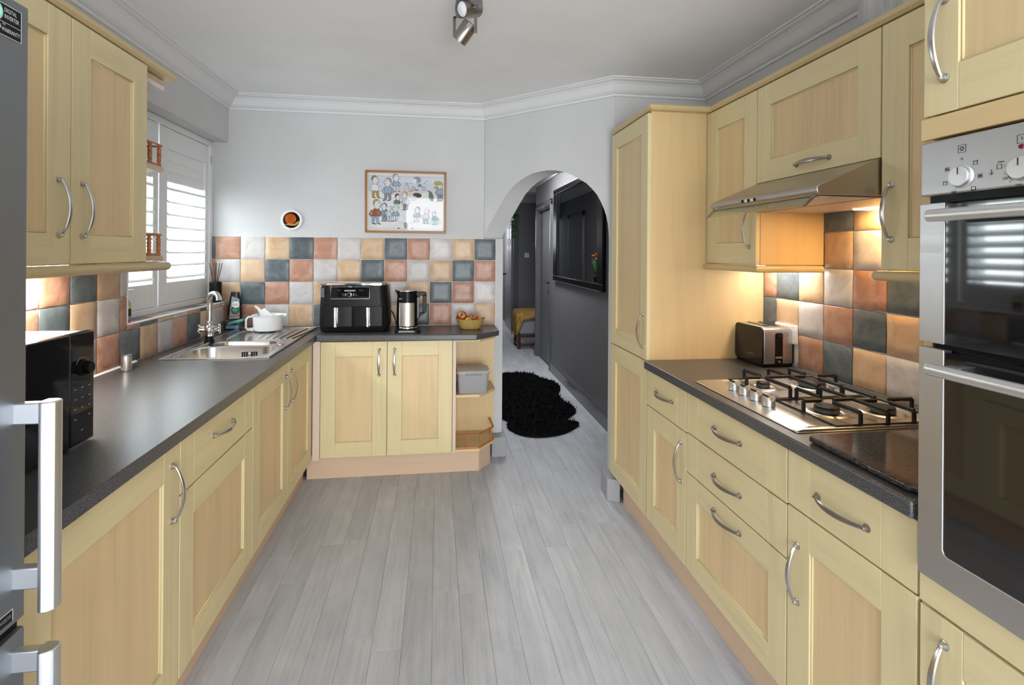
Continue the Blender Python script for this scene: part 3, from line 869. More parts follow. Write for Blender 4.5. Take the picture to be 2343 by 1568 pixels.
# ---- wall units, right
XUR = 1.329
def wlabel(n, l, y0, y1): return thing(n, l, 'cabinet', (1.48, (y0 + y1) / 2, 1.378), 'fitted wall cupboards')
t = wlabel('wall_cupboard', 'narrow maple wall cupboard left of the cooker hood', 1.965, 2.36)
carcass(t, XUR, XR - .010, 1.966, 2.3605, 1.381, 2.112)
front(t, '-x', XUR, 1.966, 2.3605, 1.381, 2.109, handle=('v', 2.012, 1.535), panel=True, st=.086)
rod([(XUR - .020, 2.3605, 1.364), (XUR - .020, 1.952, 1.364), (XR - .03, 1.952, 1.364)], .0145, 'light_rail', 'mould_y', t)
t = wlabel('hood_cupboard', 'wide short maple wall cupboard directly above the cooker hood', 1.364, 1.964)
carcass(t, XUR, XR - .010, 1.365, 1.964, 1.735, 2.112)
front(t, '-x', XUR, 1.365, 1.964, 1.716, 2.109, handle=('h', 1.646, 1.755), panel=True, st=.084, rl=.086, hmat='bronze_steel')
t = wlabel('wall_cupboard', 'maple wall cupboard between the cooker hood and the oven tower', .95, 1.36)
carcass(t, XUR, XR - .010, .949, 1.362, 1.381, 2.112)
front(t, '-x', XUR, .949, 1.362, 1.381, 2.109, handle=('v', 1.326, 1.55), panel=True, st=.086)
rod([(XUR - .020, .949, 1.364), (XUR - .020, 1.374, 1.364), (XR - .03, 1.374, 1.364)], .0145, 'light_rail', 'mould_y', t)
rc = [(.0, .0), (.02, .003), (.029, .012), (.031, .021), (.024, .030), (.0, .032)]
cpts = [(XUR + .004, .949), (XUR + .004, 2.358), (XRF + .004, 2.358), (XRF + .004, 2.884)]
cm = MB(); mould(None, cpts, [(a, 2.1125 + z) for a, z in [(-.05, 0)] + rc[1:5] + [(-.05, .032)]], 0, cm)
tag(cm.build('cornice_moulding', 'mould_y', angle=30), 'rounded maple cornice along the top of the right wall cupboards and larder', 'moulding')

# ---- wall unit, left, with open end shelves
XUL = -1.087
t = thing('wall_cupboard', 'maple double door wall cupboard over the microwave on the left wall', 'cabinet', (-1.23, 1.67, 1.378), 'fitted wall cupboards')
carcass(t, XL + .011, XUL, 1.255, 2.068, 1.381, 2.112)
front(t, '+x', XUL, 1.256, 1.6695, 1.381, 2.109, handle=('v', 1.620, 1.545), panel=True, st=.090, rl=.088)
front(t, '+x', XUL, 1.6705, 2.068, 1.381, 2.109, handle=('v', 1.718, 1.545), panel=True, st=.084, rl=.088)
rod([(XUL + .018, 1.256, 1.363), (XUL + .018, 2.215, 1.363), (XUL - .02, 2.275, 1.363), (XL + .03, 2.285, 1.363)], .0165, 'light_rail', 'mould_y', t)
sh2 = thing('end_display_shelf', 'open corner display shelves with spindle galleries at the end of the left wall cupboard', 'shelf unit', (-1.24, 2.17, 1.378))
sp = [(XL + .001, 2.0695), (-1.105, 2.0695), (-1.105, 2.262), (-1.125, 2.282), (XL + .001, 2.286)]
for z in (1.3825, 1.742, 2.072):
    MB().prism(sp, z, z + .020, xyz).build('shelf', 'plinth_y' if z < 2 else 'inner', sh2, bev=.002)
MB().box(-1.1235, -1.105, 2.0695, 2.26, 2.0925, 2.111).build('top_rail', 'plinth_y', sh2)
gp2 = [(-1.113, 2.072), (-1.113, 2.252), (-1.130, 2.272), (XL + .01, 2.276)]
for z in (1.4025, 1.762):
    gallery(sh2, gp2, z, .085, [(-1.113, 2.110), (-1.113, 2.175), (-1.114, 2.245), (-1.24, 2.274)], .0075)
cm = MB(); mould(None, [(XUL - .004, 2.275), (XUL - .004, 1.0)], [(a, 2.1125 + z) for a, z in [(-.28, 0)] + rc[1:5] + [(-.28, .032)]], 0, cm)
tag(cm.build('cornice_moulding', 'mould_y', angle=30), 'rounded maple cornice along the top of the left wall cupboard', 'moulding')

# ---------------------------------------------------------------- worktops
SX0, SX1, SY0, SY1 = -1.255, -.835, 2.60, 2.96   # cut-outs for the two sink bowls
lt = MB()
for (x0, x1, y0, y1) in ((XL + .011, -.729, 1.03, 2.585), (XL + .011, -1.262, 2.585, 3.135), (-.80, -.729, 2.585, 3.135), (XL + .011, -.729, 3.135, YB - .012)):
    lt.box(x0, x1, y0, y1, WB, WT)
tag(lt.build('worktop', 'worktop', bev=.0), 'charcoal speckled worktop along the left run around the sink', 'worktop', 'kitchen worktops')
bt = [(-.728, 3.252), (.252, 3.215), (.412, 3.385), (.412, YB - .012), (-.728, YB - .012)]
tag(MB().prism(bt, WB, WT, xyz).build('worktop', 'worktop', bev=.006, seg=3), 'charcoal worktop with clipped corner under the air fryer and kettle', 'worktop', 'kitchen worktops')
rt_ = [(.987, .948), (XR - .012, .948), (XR - .012, 2.3605), (1.0, 2.3605), (.99, 2.356), (.987, 2.345)]
tag(MB().prism(rt_, WB, WT, xyz).build('worktop', 'worktop', bev=.005, seg=3), 'charcoal worktop along the right run under hob and toaster', 'worktop', 'kitchen worktops')
# ---------------------------------------------------------------- fridge freezer
FX, FY0, FY1 = -.702, .395, .997
t = thing('fridge_freezer', 'tall graphite steel fridge freezer with bar handles at the left edge', 'fridge freezer', (-1.0, .69, 0))
MB().box(XL + .04, FX - .062, FY0 + .004, FY1 - .004, .03, 1.825).build('body', 'fridge', t, bev=.006)
MB().box(XL + .06, FX - .075, FY0 + .03, FY1 - .03, 0.0, .03).build('base', 'black', t)
def fdoor(z0, z1):
    return MB().prism([(FX - .060, FY0), (FX - .004, FY0), (FX, FY0 + .004), (FX, FY1 - .005), (FX - .005, FY1), (FX - .060, FY1)], z0, z1, xyz).build('door', 'fridge', t, bev=.008, seg=3)
du, dl = fdoor(.793, 1.842), fdoor(.06, .774)
MB().box(FX - .055, FX - .012, FY0 + .004, FY1 - .004, .772, .795).build('seal', 'black', t)
def fhandle(par, za, zb):
    mb = MB()
    sec = [(FX + .040, .968), (FX + .0445, .956), (FX + .050, .952), (FX + .060, .954), (FX + .067, .960), (FX + .069, .972), (FX + .066, .980), (FX + .057, .984), (FX + .041, .984)]
    mb.prism(sec, za, zb, xyz)
    for z in (za + .002, zb - .040):
        if z > za + .2 or z < za + .1:
            mb.box(FX - .004, FX + .050, .966, .9835, z, z + .036) if z > za + .1 else mb.box(FX - .004, FX + .050, .966, .9835, za + .034, za + .070)
    return mb.build('handle', 'alu', par, bev=.0022)
fhandle(du, .818, 1.170); fhandle(dl, .32, .752)
def FT(y0, z0): return lambda a, c: (FX + .0012, y0 + a, z0 + c)
st = MB().box(FX, FX + .0008, .845, .976, 1.774, 1.826, 0)
st.box(FX + .0002, FX + .0010, .845, .9755, 1.8252, 1.826, 1); st.box(FX + .0002, FX + .0010, .845, .9755, 1.774, 1.7748, 1); st.box(FX + .0002, FX + .0010, .9752, .976, 1.774, 1.826, 1)
st.box(FX + .0002, FX + .0010, .845, .974, 1.7955, 1.7961, 1)
stk = st.build('energy_sticker', ['black_satin', 'white_mark'], du)
tx = MB().text('DIGITAL', .0098, FT(.944, 1.8165), 0, 'LEFT').text('INVERTER', .0098, FT(.944, 1.806), 0, 'LEFT').text('10', .015, FT(.927, 1.786), 0).text('YEAR', .004, FT(.938, 1.7925), 0, 'LEFT').text('WARRANTY', .0098, FT(.936, 1.784), 0, 'LEFT')
tx.v = [(x, .934 + (y - .934) * .68, z) if y > .934 else (x, y, z) for x, y, z in tx.v]
tx.build('lettering', 'white_mark', stk, smooth=False, recalc=False)
rg = MB()
rg.tube([(FX + .001, .926 + .010 * math.cos(2 * PI * i / 24), 1.8105 + .0115 * math.sin(2 * PI * i / 24)) for i in range(24)], .0008, .0032, 8, up=(1, 0, 0), closed=True)
rg.build('ring_emblem', 'mint_mark', stk)
s2 = MB().box(FX, FX + .0008, .86, .9665, .803, .822)
s2.box(FX + .0002, FX + .001, .86, .9665, .8215, .8222, 1); s2.box(FX + .0002, FX + .001, .966, .967, .803, .822, 1)
s2 = s2.build('badge', ['black_satin', 'white_mark'], du)
tx = MB().text('INVERTER', .009, lambda a, c: (FX + .0012, .963 + a * .6, .8125 + c), 0, 'RIGHT')
tx.build('lettering', 'grey_mark', s2, smooth=False, recalc=False)

# ---------------------------------------------------------------- microwave
t = thing('microwave', 'black fronted microwave on the left worktop beside the fridge', 'microwave', (-1.1, 1.29, WT + .0005))
MB().box(-1.30, -.945, 1.045, 1.537, .925, 1.206).build('casing', 'alu', t, bev=.004)
mf = MB().box(-.9445, -.923, 1.045, 1.446, .916, 1.208)
mf.build('door', 'black_gloss', t, bev=.003)
MB().box(-.9445, -.923, 1.4475, 1.54, .916, 1.208).build('control_panel', 'black_gloss', t, bev=.004)
MB().lathe([(.021, 0), (.021, .004), (.018, .006), (.0165, .020), (.014, .022)], (-.923, 1.493, 1.115), (1, 0, 0), 24).build('dial', 'black', t)
mk = MB()
for r, z in enumerate((1.063, 1.037, 1.011, .985, .951)):
    for c, y in enumerate((1.466, 1.492, 1.520)):
        if r == 4 and c != 1: continue
        if r == 3 and c == 1: continue
        mk.box(-.923, -.9224, y - .004, y + .004, z - .0012, z + .0012)
mk.tube([(-.9226, 1.493 + .027 * math.cos(a), 1.115 + .027 * math.sin(a)) for a in [PI * .15 + i * PI * .7 / 10 for i in range(11)]], .0006, n=6)
stuff(mk.build('button_markings', 'grey_mark', t))
for y in (1.08, 1.50):
    for x in (-1.27, -.975): MB().cyl((x, y, WT + .0008), (x, y, .926), .012).build('foot', 'rubber', t)

# ---------------------------------------------------------------- sink and tap
t = thing('kitchen_sink', 'stainless steel inset sink with one and a half bowls and drainer', 'sink', (-1.03, 3.09, WT))
ST = WT + .0055
def bowl_ring(cx, cy, wx, wy, r, z, k=6):
    out = []
    for qx, qy, a0 in ((1, 1, 0), (-1, 1, PI / 2), (-1, -1, PI), (1, -1, 1.5 * PI)):
        for i in range(k):
            a = a0 + PI / 2 * i / (k - 1)
            out.append((cx + qx * (wx / 2 - r) + r * math.cos(a), cy + qy * (wy / 2 - r) + r * math.sin(a), z))
    return out
bowls = [(-1.030, 2.755, .40, .285, .10, .15), (-1.030, 2.995, .30, .125, .058, .09)]
# deck: flat plate round both bowls, built as a grid of rings (bowl rim to rectangle)
def deck(mb, bw, x0, x1, y0, y1):
    cx, cy, wx, wy, r, dp = bw
    k = 6
    inner = bowl_ring(cx, cy, wx, wy, r, ST - .002)
    inner1 = bowl_ring(cx, cy, wx + .008, wy + .008, r + .004, ST)
    outer = []
    for (x, y, z) in inner1:
        dx, dy = x - cx, y - cy
        s_ = min(((x1 - cx) if dx > 0 else (cx - x0)) / max(abs(dx), 1e-6), ((y1 - cy) if dy > 0 else (cy - y0)) / max(abs(dy), 1e-6))
        outer.append((cx + dx * s_, cy + dy * s_, ST))
    corners = [(x1, y1), (x0, y1), (x0, y0), (x1, y0)]
    for q, (X_, Y_) in enumerate(corners):
        idx = q * k + k // 2
        outer[idx] = (X_, Y_, ST)
    mb.rings([outer, inner1, inner], 0, caps=False)
    lower = bowl_ring(cx, cy, wx - .02, wy - .02, r - .008, ST - dp + .03)
    lower2 = bowl_ring(cx, cy, wx - .05, wy - .05, max(r - .02, .02), ST - dp + .004)
    flo = bowl_ring(cx, cy, .05, .05, .024, ST - dp)
    mb.rings([inner, lower, lower2, flo], 0, caps=False)
    mb.add(flo, [tuple(range(len(flo)))])
mb = MB()
deck(mb, bowls[0], -1.284, -.792, 2.590, 2.916)
deck(mb, bowls[1], -1.284, -.792, 2.916, 3.075)
xs = [-1.284, -1.20, -1.14] + [-1.115 + .046 * i for i in range(7)] + [-.80, -.792]
x0, x1, y0, y1 = -1.284, -.792, 3.075, 3.58
mb.add([(x0, y0, ST), (x1, y0, ST), (x1, y1, ST), (x0, y1, ST)], [(0, 1, 2, 3)])
rim = [(x0, 2.590), (x1, 2.590), (x1, y1), (x0, y1)]
for i in range(4):
    a, c = rim[i], rim[(i + 1) % 4]
    mb.add([(a[0], a[1], ST), (c[0], c[1], ST), (c[0], c[1], WT + .0004), (a[0], a[1], WT + .0004)], [(0, 1, 2, 3)])
mb.build('basin', 'sink_steel', t, angle=50, recalc=False)
rb = MB()
rb.tube([(x0 + .004, 2.594, ST), (x1 - .004, 2.594, ST), (x1 - .004, y1 - .004, ST), (x0 + .004, y1 - .004, ST)], .0022, n=6, closed=True, up=(0, 0, 1))
rb.tube([(-1.235, 2.63, ST), (-1.235, 3.02, ST), (-1.225, 3.08, ST), (-1.215, 3.10, ST)], .006, .002, 6, up=(0, 0, 1))
rb.build('rim', 'steel_y', t)
for i in range(8):
    xa = -1.08 + .036 * i; xb = -1.16 + .054 * i
    MB().tube([(xa, 3.115, ST + .0004), (xa + (xb - xa) * .5, 3.30, ST + .001), (xb, 3.53, ST + .0004)], .0042, .0018, 6, up=(0, 0, 1)).build('drainer_ridge', 'sink_steel', t)
MB().tube([(-1.19, 3.13, ST), (-1.21, 3.40, ST), (-1.16, 3.535, ST), (-.95, 3.556, ST), (-.83, 3.535, ST)], .005, .0016, 6, up=(0, 0, 1)).build('drainer_lip', 'sink_steel', t)
ov = MB()
for dx in (-.035, -.024, -.013, .013, .024, .035): ov.box(-.985 + dx - .003, -.985 + dx + .003, 2.889, 2.8925, ST - .055, ST - .028)
ov.build('overflow_slots', 'black', t)
MB().lathe([(.009, 0), (.008, .004), (.003, .006)], (-.985, 2.892, ST - .042), (0, -1, 0), 14).build('overflow_screw', 'chrome', t)
for (cx, cy, wx, wy, r, dp) in bowls: MB().lathe([(.034, 0), (.034, .002), (.022, .003), (.02, .0012)], (cx, cy, ST - dp + .0004)).build('waste', 'chrome', t)
MB().lathe([(.020, 0), (.020, .002), (.014, .004), (.001, .0045)], (-.845, 2.945, ST)).build('tap_hole_cover', 'chrome', t)

t = thing('mixer_tap', 'chrome swan neck mixer tap behind the steel sink', 'tap', (-1.245, 3.04, ST))
MB().lathe([(.026, .0005), (.026, .012), (.021, .014), (.0205, .036)], (-1.245, 3.04, ST), n=24).build('base_collar', 'black_satin', t)
tb = MB().lathe([(.0205, .030), (.020, .05), (.025, .062), (.028, .074), (.025, .088), (.018, .096), (.0165, .11), (.0175, .114), (.014, .118), (.013, .135)], (-1.245, 3.04, ST), n=24)
tb.cyl((-1.285, 3.032, ST + .074), (-1.205, 3.048, ST + .074), .014, n=18)
tb.build('tap_body', 'chrome', t)
sp_ = [(-1.245, 3.04, ST + .13), (-1.244, 3.04, ST + .20)]
for i in range(11):
    a = PI - PI * 1.02 * i / 10
    sp_.append((-1.214 + .032 * math.cos(a) * 1.0, 3.04 - .004 * i, ST + .236 + .036 * math.sin(a)))
MB().tube(sp_, [.0150, .0145] + [.0142] * 9 + [.0148, .0152], n=14).build('spout', 'chrome', t)
for s_ in (-1, 1):
    hb = MB(); cx, cy = -1.245 + s_ * .043, 3.04 + s_ * .009
    hb.lathe([(.012, 0), (.013, .006), (.009, .012)], (cx, cy, ST + .074), (s_ * .98, s_ * .2, 0), 14)
    for a in (0.4, PI / 2 + .4, PI + .4, 1.5 * PI + .4):
        dx = Vector((-.2 * math.cos(a), .98 * math.cos(a), math.sin(a)))
        c0 = Vector((cx + s_ * .006, cy, ST + .074))
        hb.cyl(c0, c0 + dx * .022, .0042, n=8); hb.ball(c0 + dx * .024, .0058, .0058, .0058, 10, 7)
    hb.build('cross_handle', 'chrome', t)

# ---------------------------------------------------------------- things round the sink
t = thing('white_pot', 'white enamel pot with handle holding utensils on the drainer', 'pot', (-1.058, 3.43, ST + .004))
pc = (-1.058, 3.43, ST + .0066)
pb_ = MB().lathe([(.074, .0), (.082, .004), (.086, .018), (.088, .09), (.094, .096), (.094, .0985), (.085, .096), (.083, .02), (.0, .008)], pc, n=36, caps=False)
pb_.lathe([(.0, .0), (.074, 0)], pc, n=36, caps=False)
pb_.build('pot_body', 'ceramic', t)
MB().tube([(pc[0] + .085, pc[1] + .01, pc[2] + .093), (pc[0] + .108, pc[1] + .012, pc[2] + .098)], [.014, .008], [.004, .003], 8).build('pouring_lip', 'ceramic', t)
MB().tube([(pc[0] - .078, pc[1] - .03, pc[2] + .09), (pc[0] - .106, pc[1] - .04, pc[2] + .088), (pc[0] - .116, pc[1] - .044, pc[2] + .075), (pc[0] - .117, pc[1] - .044, pc[2] + .025), (pc[0] - .108, pc[1] - .04, pc[2] + .010), (pc[0] - .078, pc[1] - .03, pc[2] + .010)], .006, .013, 10, up=(1, .3, 0)).build('handle', 'ceramic', t)
u = thing('dish_brush', 'white plastic dish brush leaning in the white pot', 'brush', (pc[0] - .03, pc[1], pc[2] + .03))
MB().tube([(pc[0] + .01, pc[1] + .01, pc[2] + .04), (pc[0] - .035, pc[1], pc[2] + .10), (pc[0] - .055, pc[1] - .002, pc[2] + .135), (pc[0] - .078, pc[1] - .004, pc[2] + .155)], [.010, .012, .009, .006], [.005] * 4, 8).build('brush_handle', 'ceramic', u)
u = thing('spatula', 'white plastic scraper blade leaning in the white pot', 'utensil', (pc[0] - .005, pc[1], pc[2] + .03))
MB().prism([(-.045, .05), (.052, .07), (-.022, .142), (-.05, .12)], pc[1] - .004, pc[1] + .004, lambda a, c, h: (pc[0] + a, h, pc[2] + c)).build('blade', 'ceramic', u, bev=.003)
u = thing('whisk', 'grey wire utensil tip behind the white pot handle', 'utensil', (pc[0] - .055, pc[1] + .02, pc[2] + .05))
for k in range(3): MB().tube([(pc[0] - .04, pc[1] + .02, pc[2] + .05), (pc[0] - .064 - .004 * k, pc[1] + .02, pc[2] + .112 - .01 * k), (pc[0] - .045, pc[1] + .03, pc[2] + .09)], .0015, n=6).build('wire', 'nickel', u)

t = thing('washing_up_bottle', 'dark upside-down washing up liquid bottle with green label in the corner', 'bottle', (-1.318, 3.60, ST))
bc = (-1.318, 3.602)
secs = [(.040, .030, .0, 0), (.062, .042, .018, .018)]
MB().loft([(bc[0], bc[1], a, d, d / 2.05, ST + z) for a, d, z in ((.052, .034, .001), (.066, .042, .012), (.080, .048, .045), (.087, .050, .085), (.086, .049, .12), (.076, .044, .165), (.062, .038, .20), (.052, .032, .226), (.050, .030, .236))]).build('bottle_body', 'soap', t, angle=60)
BY = bc[1] - .0262
lb = MB()
def disc(mb, cx, cz, r, y, m, n=28, sz=1.0): mb.poly([(cx + r * math.cos(2 * PI * i / n), y, cz + r * sz * math.sin(2 * PI * i / n)) for i in range(n)], m)
lb.poly([(bc[0] - .028, BY - .0002, ST + .060), (bc[0] + .038, BY - .0002, ST + .064), (bc[0] + .036, BY - .0002, ST + .192), (bc[0] - .012, BY + .002, ST + .21)], 0)
disc(lb, bc[0] + .010, ST + .118, .0275, BY - .0006, 1); disc(lb, bc[0] + .013, ST + .156, .0235, BY - .0010, 2); disc(lb, bc[0] + .014, ST + .182, .005, BY - .0012, 1)
lb.poly([(bc[0] - .018, BY - .0008, ST + .073), (bc[0] + .036, BY - .0008, ST + .077), (bc[0] + .036, BY - .0008, ST + .088), (bc[0] - .018, BY - .0008, ST + .083)], 3)
lb.text('FAIRY', .0145, lambda a, c: (bc[0] + .013 + a, BY - .0014, ST + .154 + c), 4)
lb.text('MAX', .0150, lambda a, c: (bc[0] + .010 + a, BY - .0014, ST + .119 + c), 2)
lb.text('POWER', .006, lambda a, c: (bc[0] + .010 + a, BY - .0014, ST + .107 + c), 5)
lb.text('ANTIBACTERIAL', .006, lambda a, c: (bc[0] + .008 + a, BY - .0014, ST + .081 + c), 2)
lb.build('front_label', ['grey_mark', 'green_mark', 'white_mark', 'red_mark', 'pink_mark', 'mint_mark'], t, smooth=False, recalc=False)

t = thing('sponge_tray', 'clear plastic tray holding two sponges at the back of the sink', 'tray', (-1.300, 3.535, ST))
tr = MB(); tc_ = (-1.300, 3.535)
A_ = [(tc_[0], tc_[1], .100, .065, .008, ST + .001), (tc_[0], tc_[1], .138, .088, .012, ST + .055)]
B_ = [(tc_[0], tc_[1], .134, .084, .012, ST + .055), (tc_[0], tc_[1], .097, .062, .008, ST + .003)]
tr.loft(A_ + B_, caps=True)
tr.build('tray_body', 'clear_grey', t)
sg = tag(MB().box(-1.345, -1.275, 3.515, 3.56, ST + .004, ST + .026).build('sponge', 'blue_sponge', bev=.005), 'pale blue sponge lying in the clear tray', 'sponge')
def rotbox(c, hx, hy, hz, ay, az):
    R = Matrix.Rotation(az, 3, 'Z') @ Matrix.Rotation(ay, 3, 'Y')
    return lambda x, y, z: tuple(Vector(c) + R @ Vector((x * hx, y * hy, z * hz)))
sg2 = tag(MB().box(-1, 1, -1, 1, -1, 1, 0, rotbox((-1.285, 3.535, ST + .048), .046, .026, .009, -.26, .0)).build('sponge', 'mint', bev=.004), 'mint green sponge tilted on top in the clear tray', 'sponge')

t = thing('reed_diffuser', 'black reed diffuser jar on the window sill corner', 'diffuser', (-1.425, 3.565, SILL + .002))
MB().lathe([(.033, .001), (.036, .004), (.036, .128), (.033, .131), (.014, .131), (.014, .10)], (-1.425, 3.565, SILL + .002), n=28).build('jar', 'black_satin', t)
for dx, dy in ((-.030, -.02), (-.017, .012), (-.004, .02), (.006, -.012), (.022, .004), (.034, .015)):
    MB().cyl((-1.425 + dx * .15, 3.565 + dy * .15, SILL + .10), (-1.425 + dx, 3.565 + dy, SILL + .255), .0025, n=6).build('reed', 'reed', t)
t = thing('hand_soap_bottle', 'small clear pump bottle with dark label on the sill by the cupboard', 'bottle', (-1.425, 2.60, SILL + .002))
sb_c = (-1.432, 2.602)
MB().loft([(sb_c[0], sb_c[1], a, d, .014, SILL + .0015 + z) for a, d, z in ((.040, .034, .0), (.044, .036, .004), (.044, .036, .085), (.034, .03, .10), (.016, .016, .108), (.016, .016, .118))]).build('bottle_body', 'clear', t)
MB().loft([(sb_c[0], sb_c[1], .0448, .0368, .0142, SILL + z) for z in (.012, .030)]).build('label_base', 'grey_mark', t)
MB().loft([(sb_c[0], sb_c[1], .0448, .0368, .0142, SILL + z) for z in (.0302, .064)]).build('label_band', 'black_mark', t)
MB().loft([(sb_c[0], sb_c[1], .0448, .0368, .0142, SILL + z) for z in (.0642, .072)]).build('label_stripe', 'yellow_mark', t)
MB().loft([(sb_c[0], sb_c[1], .0450, .0370, .0142, SILL + z) for z in (.006, .0118)]).build('label_foot', 'pink_mark', t)
pm = MB().cyl((sb_c[0], sb_c[1], SILL + .118), (sb_c[0], sb_c[1], SILL + .142), .004).lathe([(.014, .142), (.015, .146), (.010, .152)], (sb_c[0], sb_c[1], SILL), n=16)
pm.cyl((sb_c[0], sb_c[1], SILL + .147), (sb_c[0] + .012, sb_c[1] + .038, SILL + .147), .0045)
pm.build('pump_head', 'ceramic', t)
t = thing('steel_shaker', 'small cylindrical steel pot on the left worktop by the tiles', 'pot', (-1.308, 2.388, WT + .0005))
MB().lathe([(.0185, .0006), (.0195, .002), (.0195, .060), (.0185, .062), (.0185, .0635), (.0195, .0645), (.0190, .068), (.0, .069)], (-1.308, 2.388, WT), n=28).build('pot_body', 'steel_z', t)

# ---------------------------------------------------------------- air fryer, kettle, fruit
t = thing('air_fryer', 'large black dual drawer air fryer on the back worktop', 'air fryer', (-.522, 3.46, WT))
AX, AY0 = -.521, 3.345
AF = [(.400, .215, .03, .002), (.425, .235, .045, .02), (.436, .250, .06, .05), (.432, .252, .06, .15), (.424, .250, .06, .205), (.412, .246, .06, .292), (.412, .246, .06, .300)]
MB().loft([(AX, AY0 + .125, a, d, r, WT + z) for a, d, r, z in AF], k=8).build('casing', 'black_satin', t, angle=40)
MB().loft([(AX, AY0 + .125, .420, .252, .05, WT + z) for z in (.3005, .303)] + [(AX, AY0 + .125, .424, .256, .05, WT + z) for z in (.305, .312)] + [(AX, AY0 + .125, .40, .23, .05, WT + .319)], k=8).build('lid_trim', 'chrome', t)
yf = AY0 - .004
for (x0, x1) in ((AX - .185, AX - .0015), (AX + .0015, AX + .185)):
    d_ = MB().loft([((x0 + x1) / 2, yf + .02, x1 - x0, .048, .010, WT + z) for z in (.040, .168)], k=4).build('drawer', 'black_satin', t, bev=.002)
    xm = (x0 + x1) / 2 + (-.010 if x0 < AX - .1 else .0)
    hd = MB().prism([(-.013, 0), (.013, 0), (.013, -.020), (.008, -.026), (.003, -.024), (-.003, -.024), (-.008, -.026), (-.013, -.020)], WT + .040, WT + .163, lambda a, c, h: (xm + a, yf - .004 + c, h))
    hd.build('drawer_handle', 'chrome', d_, bev=.0015)
cp = thing_cp = MB().box(AX - .150, AX + .105, AY0 + .0005, AY0 + .010, WT + .212, WT + .298).build('control_panel', 'black_gloss', t, bev=.002)
ya = AY0 - .0004
bz = MB()
def line(mb, pts, r, m=0, closed=False): mb.tube([(AX + a, ya, WT + c) for a, c in pts], r, .0006, 6, m, up=(0, 0, 1), closed=closed)
line(bz, [(-.138, .297), (-.142, .222), (-.138, .215), (.094, .215), (.099, .222), (.099, .297)], .0011)
line(bz, [(-.136, .291), (-.042, .291)], .0007); line(bz, [(.000, .291), (.098, .291)], .0007)
bz.build('bezel', 'alu', cp)
pr = MB()
pr.text('NINJA', .0115, lambda a, c: (AX - .021 + a, ya - .0004, WT + .291 + c), 0)
for (x0, x1, z0, z1, m) in ((-.056, .012, .262, .271, 1), (-.105, -.077, .262, .275, 2), (.033, .061, .262, .275, 2)): pr.box(AX + x0, AX + x1, ya - .0003, ya + .0002, WT + z0, WT + z1, m)

for i, (l, r_) in enumerate((('MAX CRISP', 'BAKE'), ('ROAST', 'REHEAT'), ('AIR FRY', 'DEHYDRATE'))):
    z = .247 - .0062 * i
    pr.text(l, .0042, lambda a, c: (AX - .054 + a, ya - .0004, WT + z + c), 1, 'RIGHT'); pr.text(r_, .0042, lambda a, c: (AX + .006 + a, ya - .0004, WT + z + c), 1, 'LEFT')
    pr.box(AX - .051, AX - .047, ya - .0004, ya, WT + z - .0018, WT + z + .0018, 0); pr.box(AX - .002, AX + .002, ya - .0004, ya, WT + z - .0018, WT + z + .0018, 0)
for x in (-.091, .047):
    for z in (.254, .241): pr.text('TEMP', .0038, lambda a, c: (AX + x + a, ya - .0004, WT + z + c), 2)
    pr.text('1' if x < 0 else '2', .006, lambda a, c: (AX + x + a, ya - .0004, WT + .228 + c), 1)
    pr.tube([(AX + x + .013 * math.cos(2 * PI * i / 16), ya, WT + .228 + .0055 * math.sin(2 * PI * i / 16)) for i in range(16)], .0004, n=5, m=2, closed=True)
disc(pr, AX - .126, WT + .228, .0025, ya - .0003, 4, 12)
stuff(pr.build('panel_markings', ['white_mark', 'grey_mark', 'black_satin', 'black_mark', 'red_led'], cp, smooth=False, recalc=False))
MB().lathe([(.0145, 0), (.0155, .004), (.0145, .009), (.0125, .010)], (AX - .024, ya, WT + .241), (0, -1, 0), 28).build('dial_ring', 'chrome', cp)
MB().lathe([(.0124, .001), (.0122, .0112), (.004, .0122)], (AX - .024, ya, WT + .241), (0, -1, 0), 28).build('dial_face', 'black_gloss', cp)
stk = MB().box(AX - .203, AX - .176, AY0 + .022, AY0 + .023, WT + .222, WT + .286)
stk.v = [(x, y + (AX - .176 - x) * .55 - .018, z) for x, y, z in stk.v]
stk = stk.build('information_label', 'black_satin', t)
lm = MB()
for i in range(9):
    for j in range(2):
        lm.add([(x, AY0 + .0215 + (AX - .176 - x) * .55 - .018, z) for x, z in ((AX - .200 + .012 * j, WT + .226 + .0065 * i), (AX - .191 + .012 * j, WT + .226 + .0065 * i), (AX - .191 + .012 * j, WT + .229 + .0065 * i), (AX - .200 + .012 * j, WT + .229 + .0065 * i))], [(0, 1, 2, 3)])
lm.build('label_print', 'grey_mark', stk, smooth=False, recalc=False)

t = thing('electric_kettle', 'black and steel electric kettle on its stand on the back worktop', 'kettle', (-.178, 3.365, WT))
kx, ky = -.188, 3.368
MB().loft([(kx + .006, ky, a, d, r, WT + z) for a, d, r, z in ((.158, .150, .03, .001), (.158, .150, .03, .014), (.148, .142, .03, .022))], k=6).build('power_base', 'black_satin', t)
MB().prism([(-.052, .004), (-.045, .014), (.044, .014), (.052, .004)], ky - .078, ky - .073, lambda a, c, h: (kx + a, h, WT + c + .002)).build('base_front', 'grey_mark', t)
MB().lathe([(.060, .0225), (.064, .026), (.064, .034), (.063, .036)], (kx, ky, WT), n=32).build('foot_ring', 'chrome', t)
MB().lathe([(.0665, .0365), (.0675, .040), (.0655, .20), (.063, .232), (.061, .262)], (kx, ky, WT), n=36).build('jug', 'black', t)
sl = MB(); rs = []
for z, r in ((.042, .0682), (.19, .0668)):
    rs.append([(kx + r * math.sin(a), ky - r * math.cos(a), WT + z) for a in [-.80 + 1.6 * i / 14 for i in range(15)]] + [(kx + (r - .004) * math.sin(a), ky - (r - .004) * math.cos(a), WT + z) for a in [.80 - 1.6 * i / 14 for i in range(15)]])
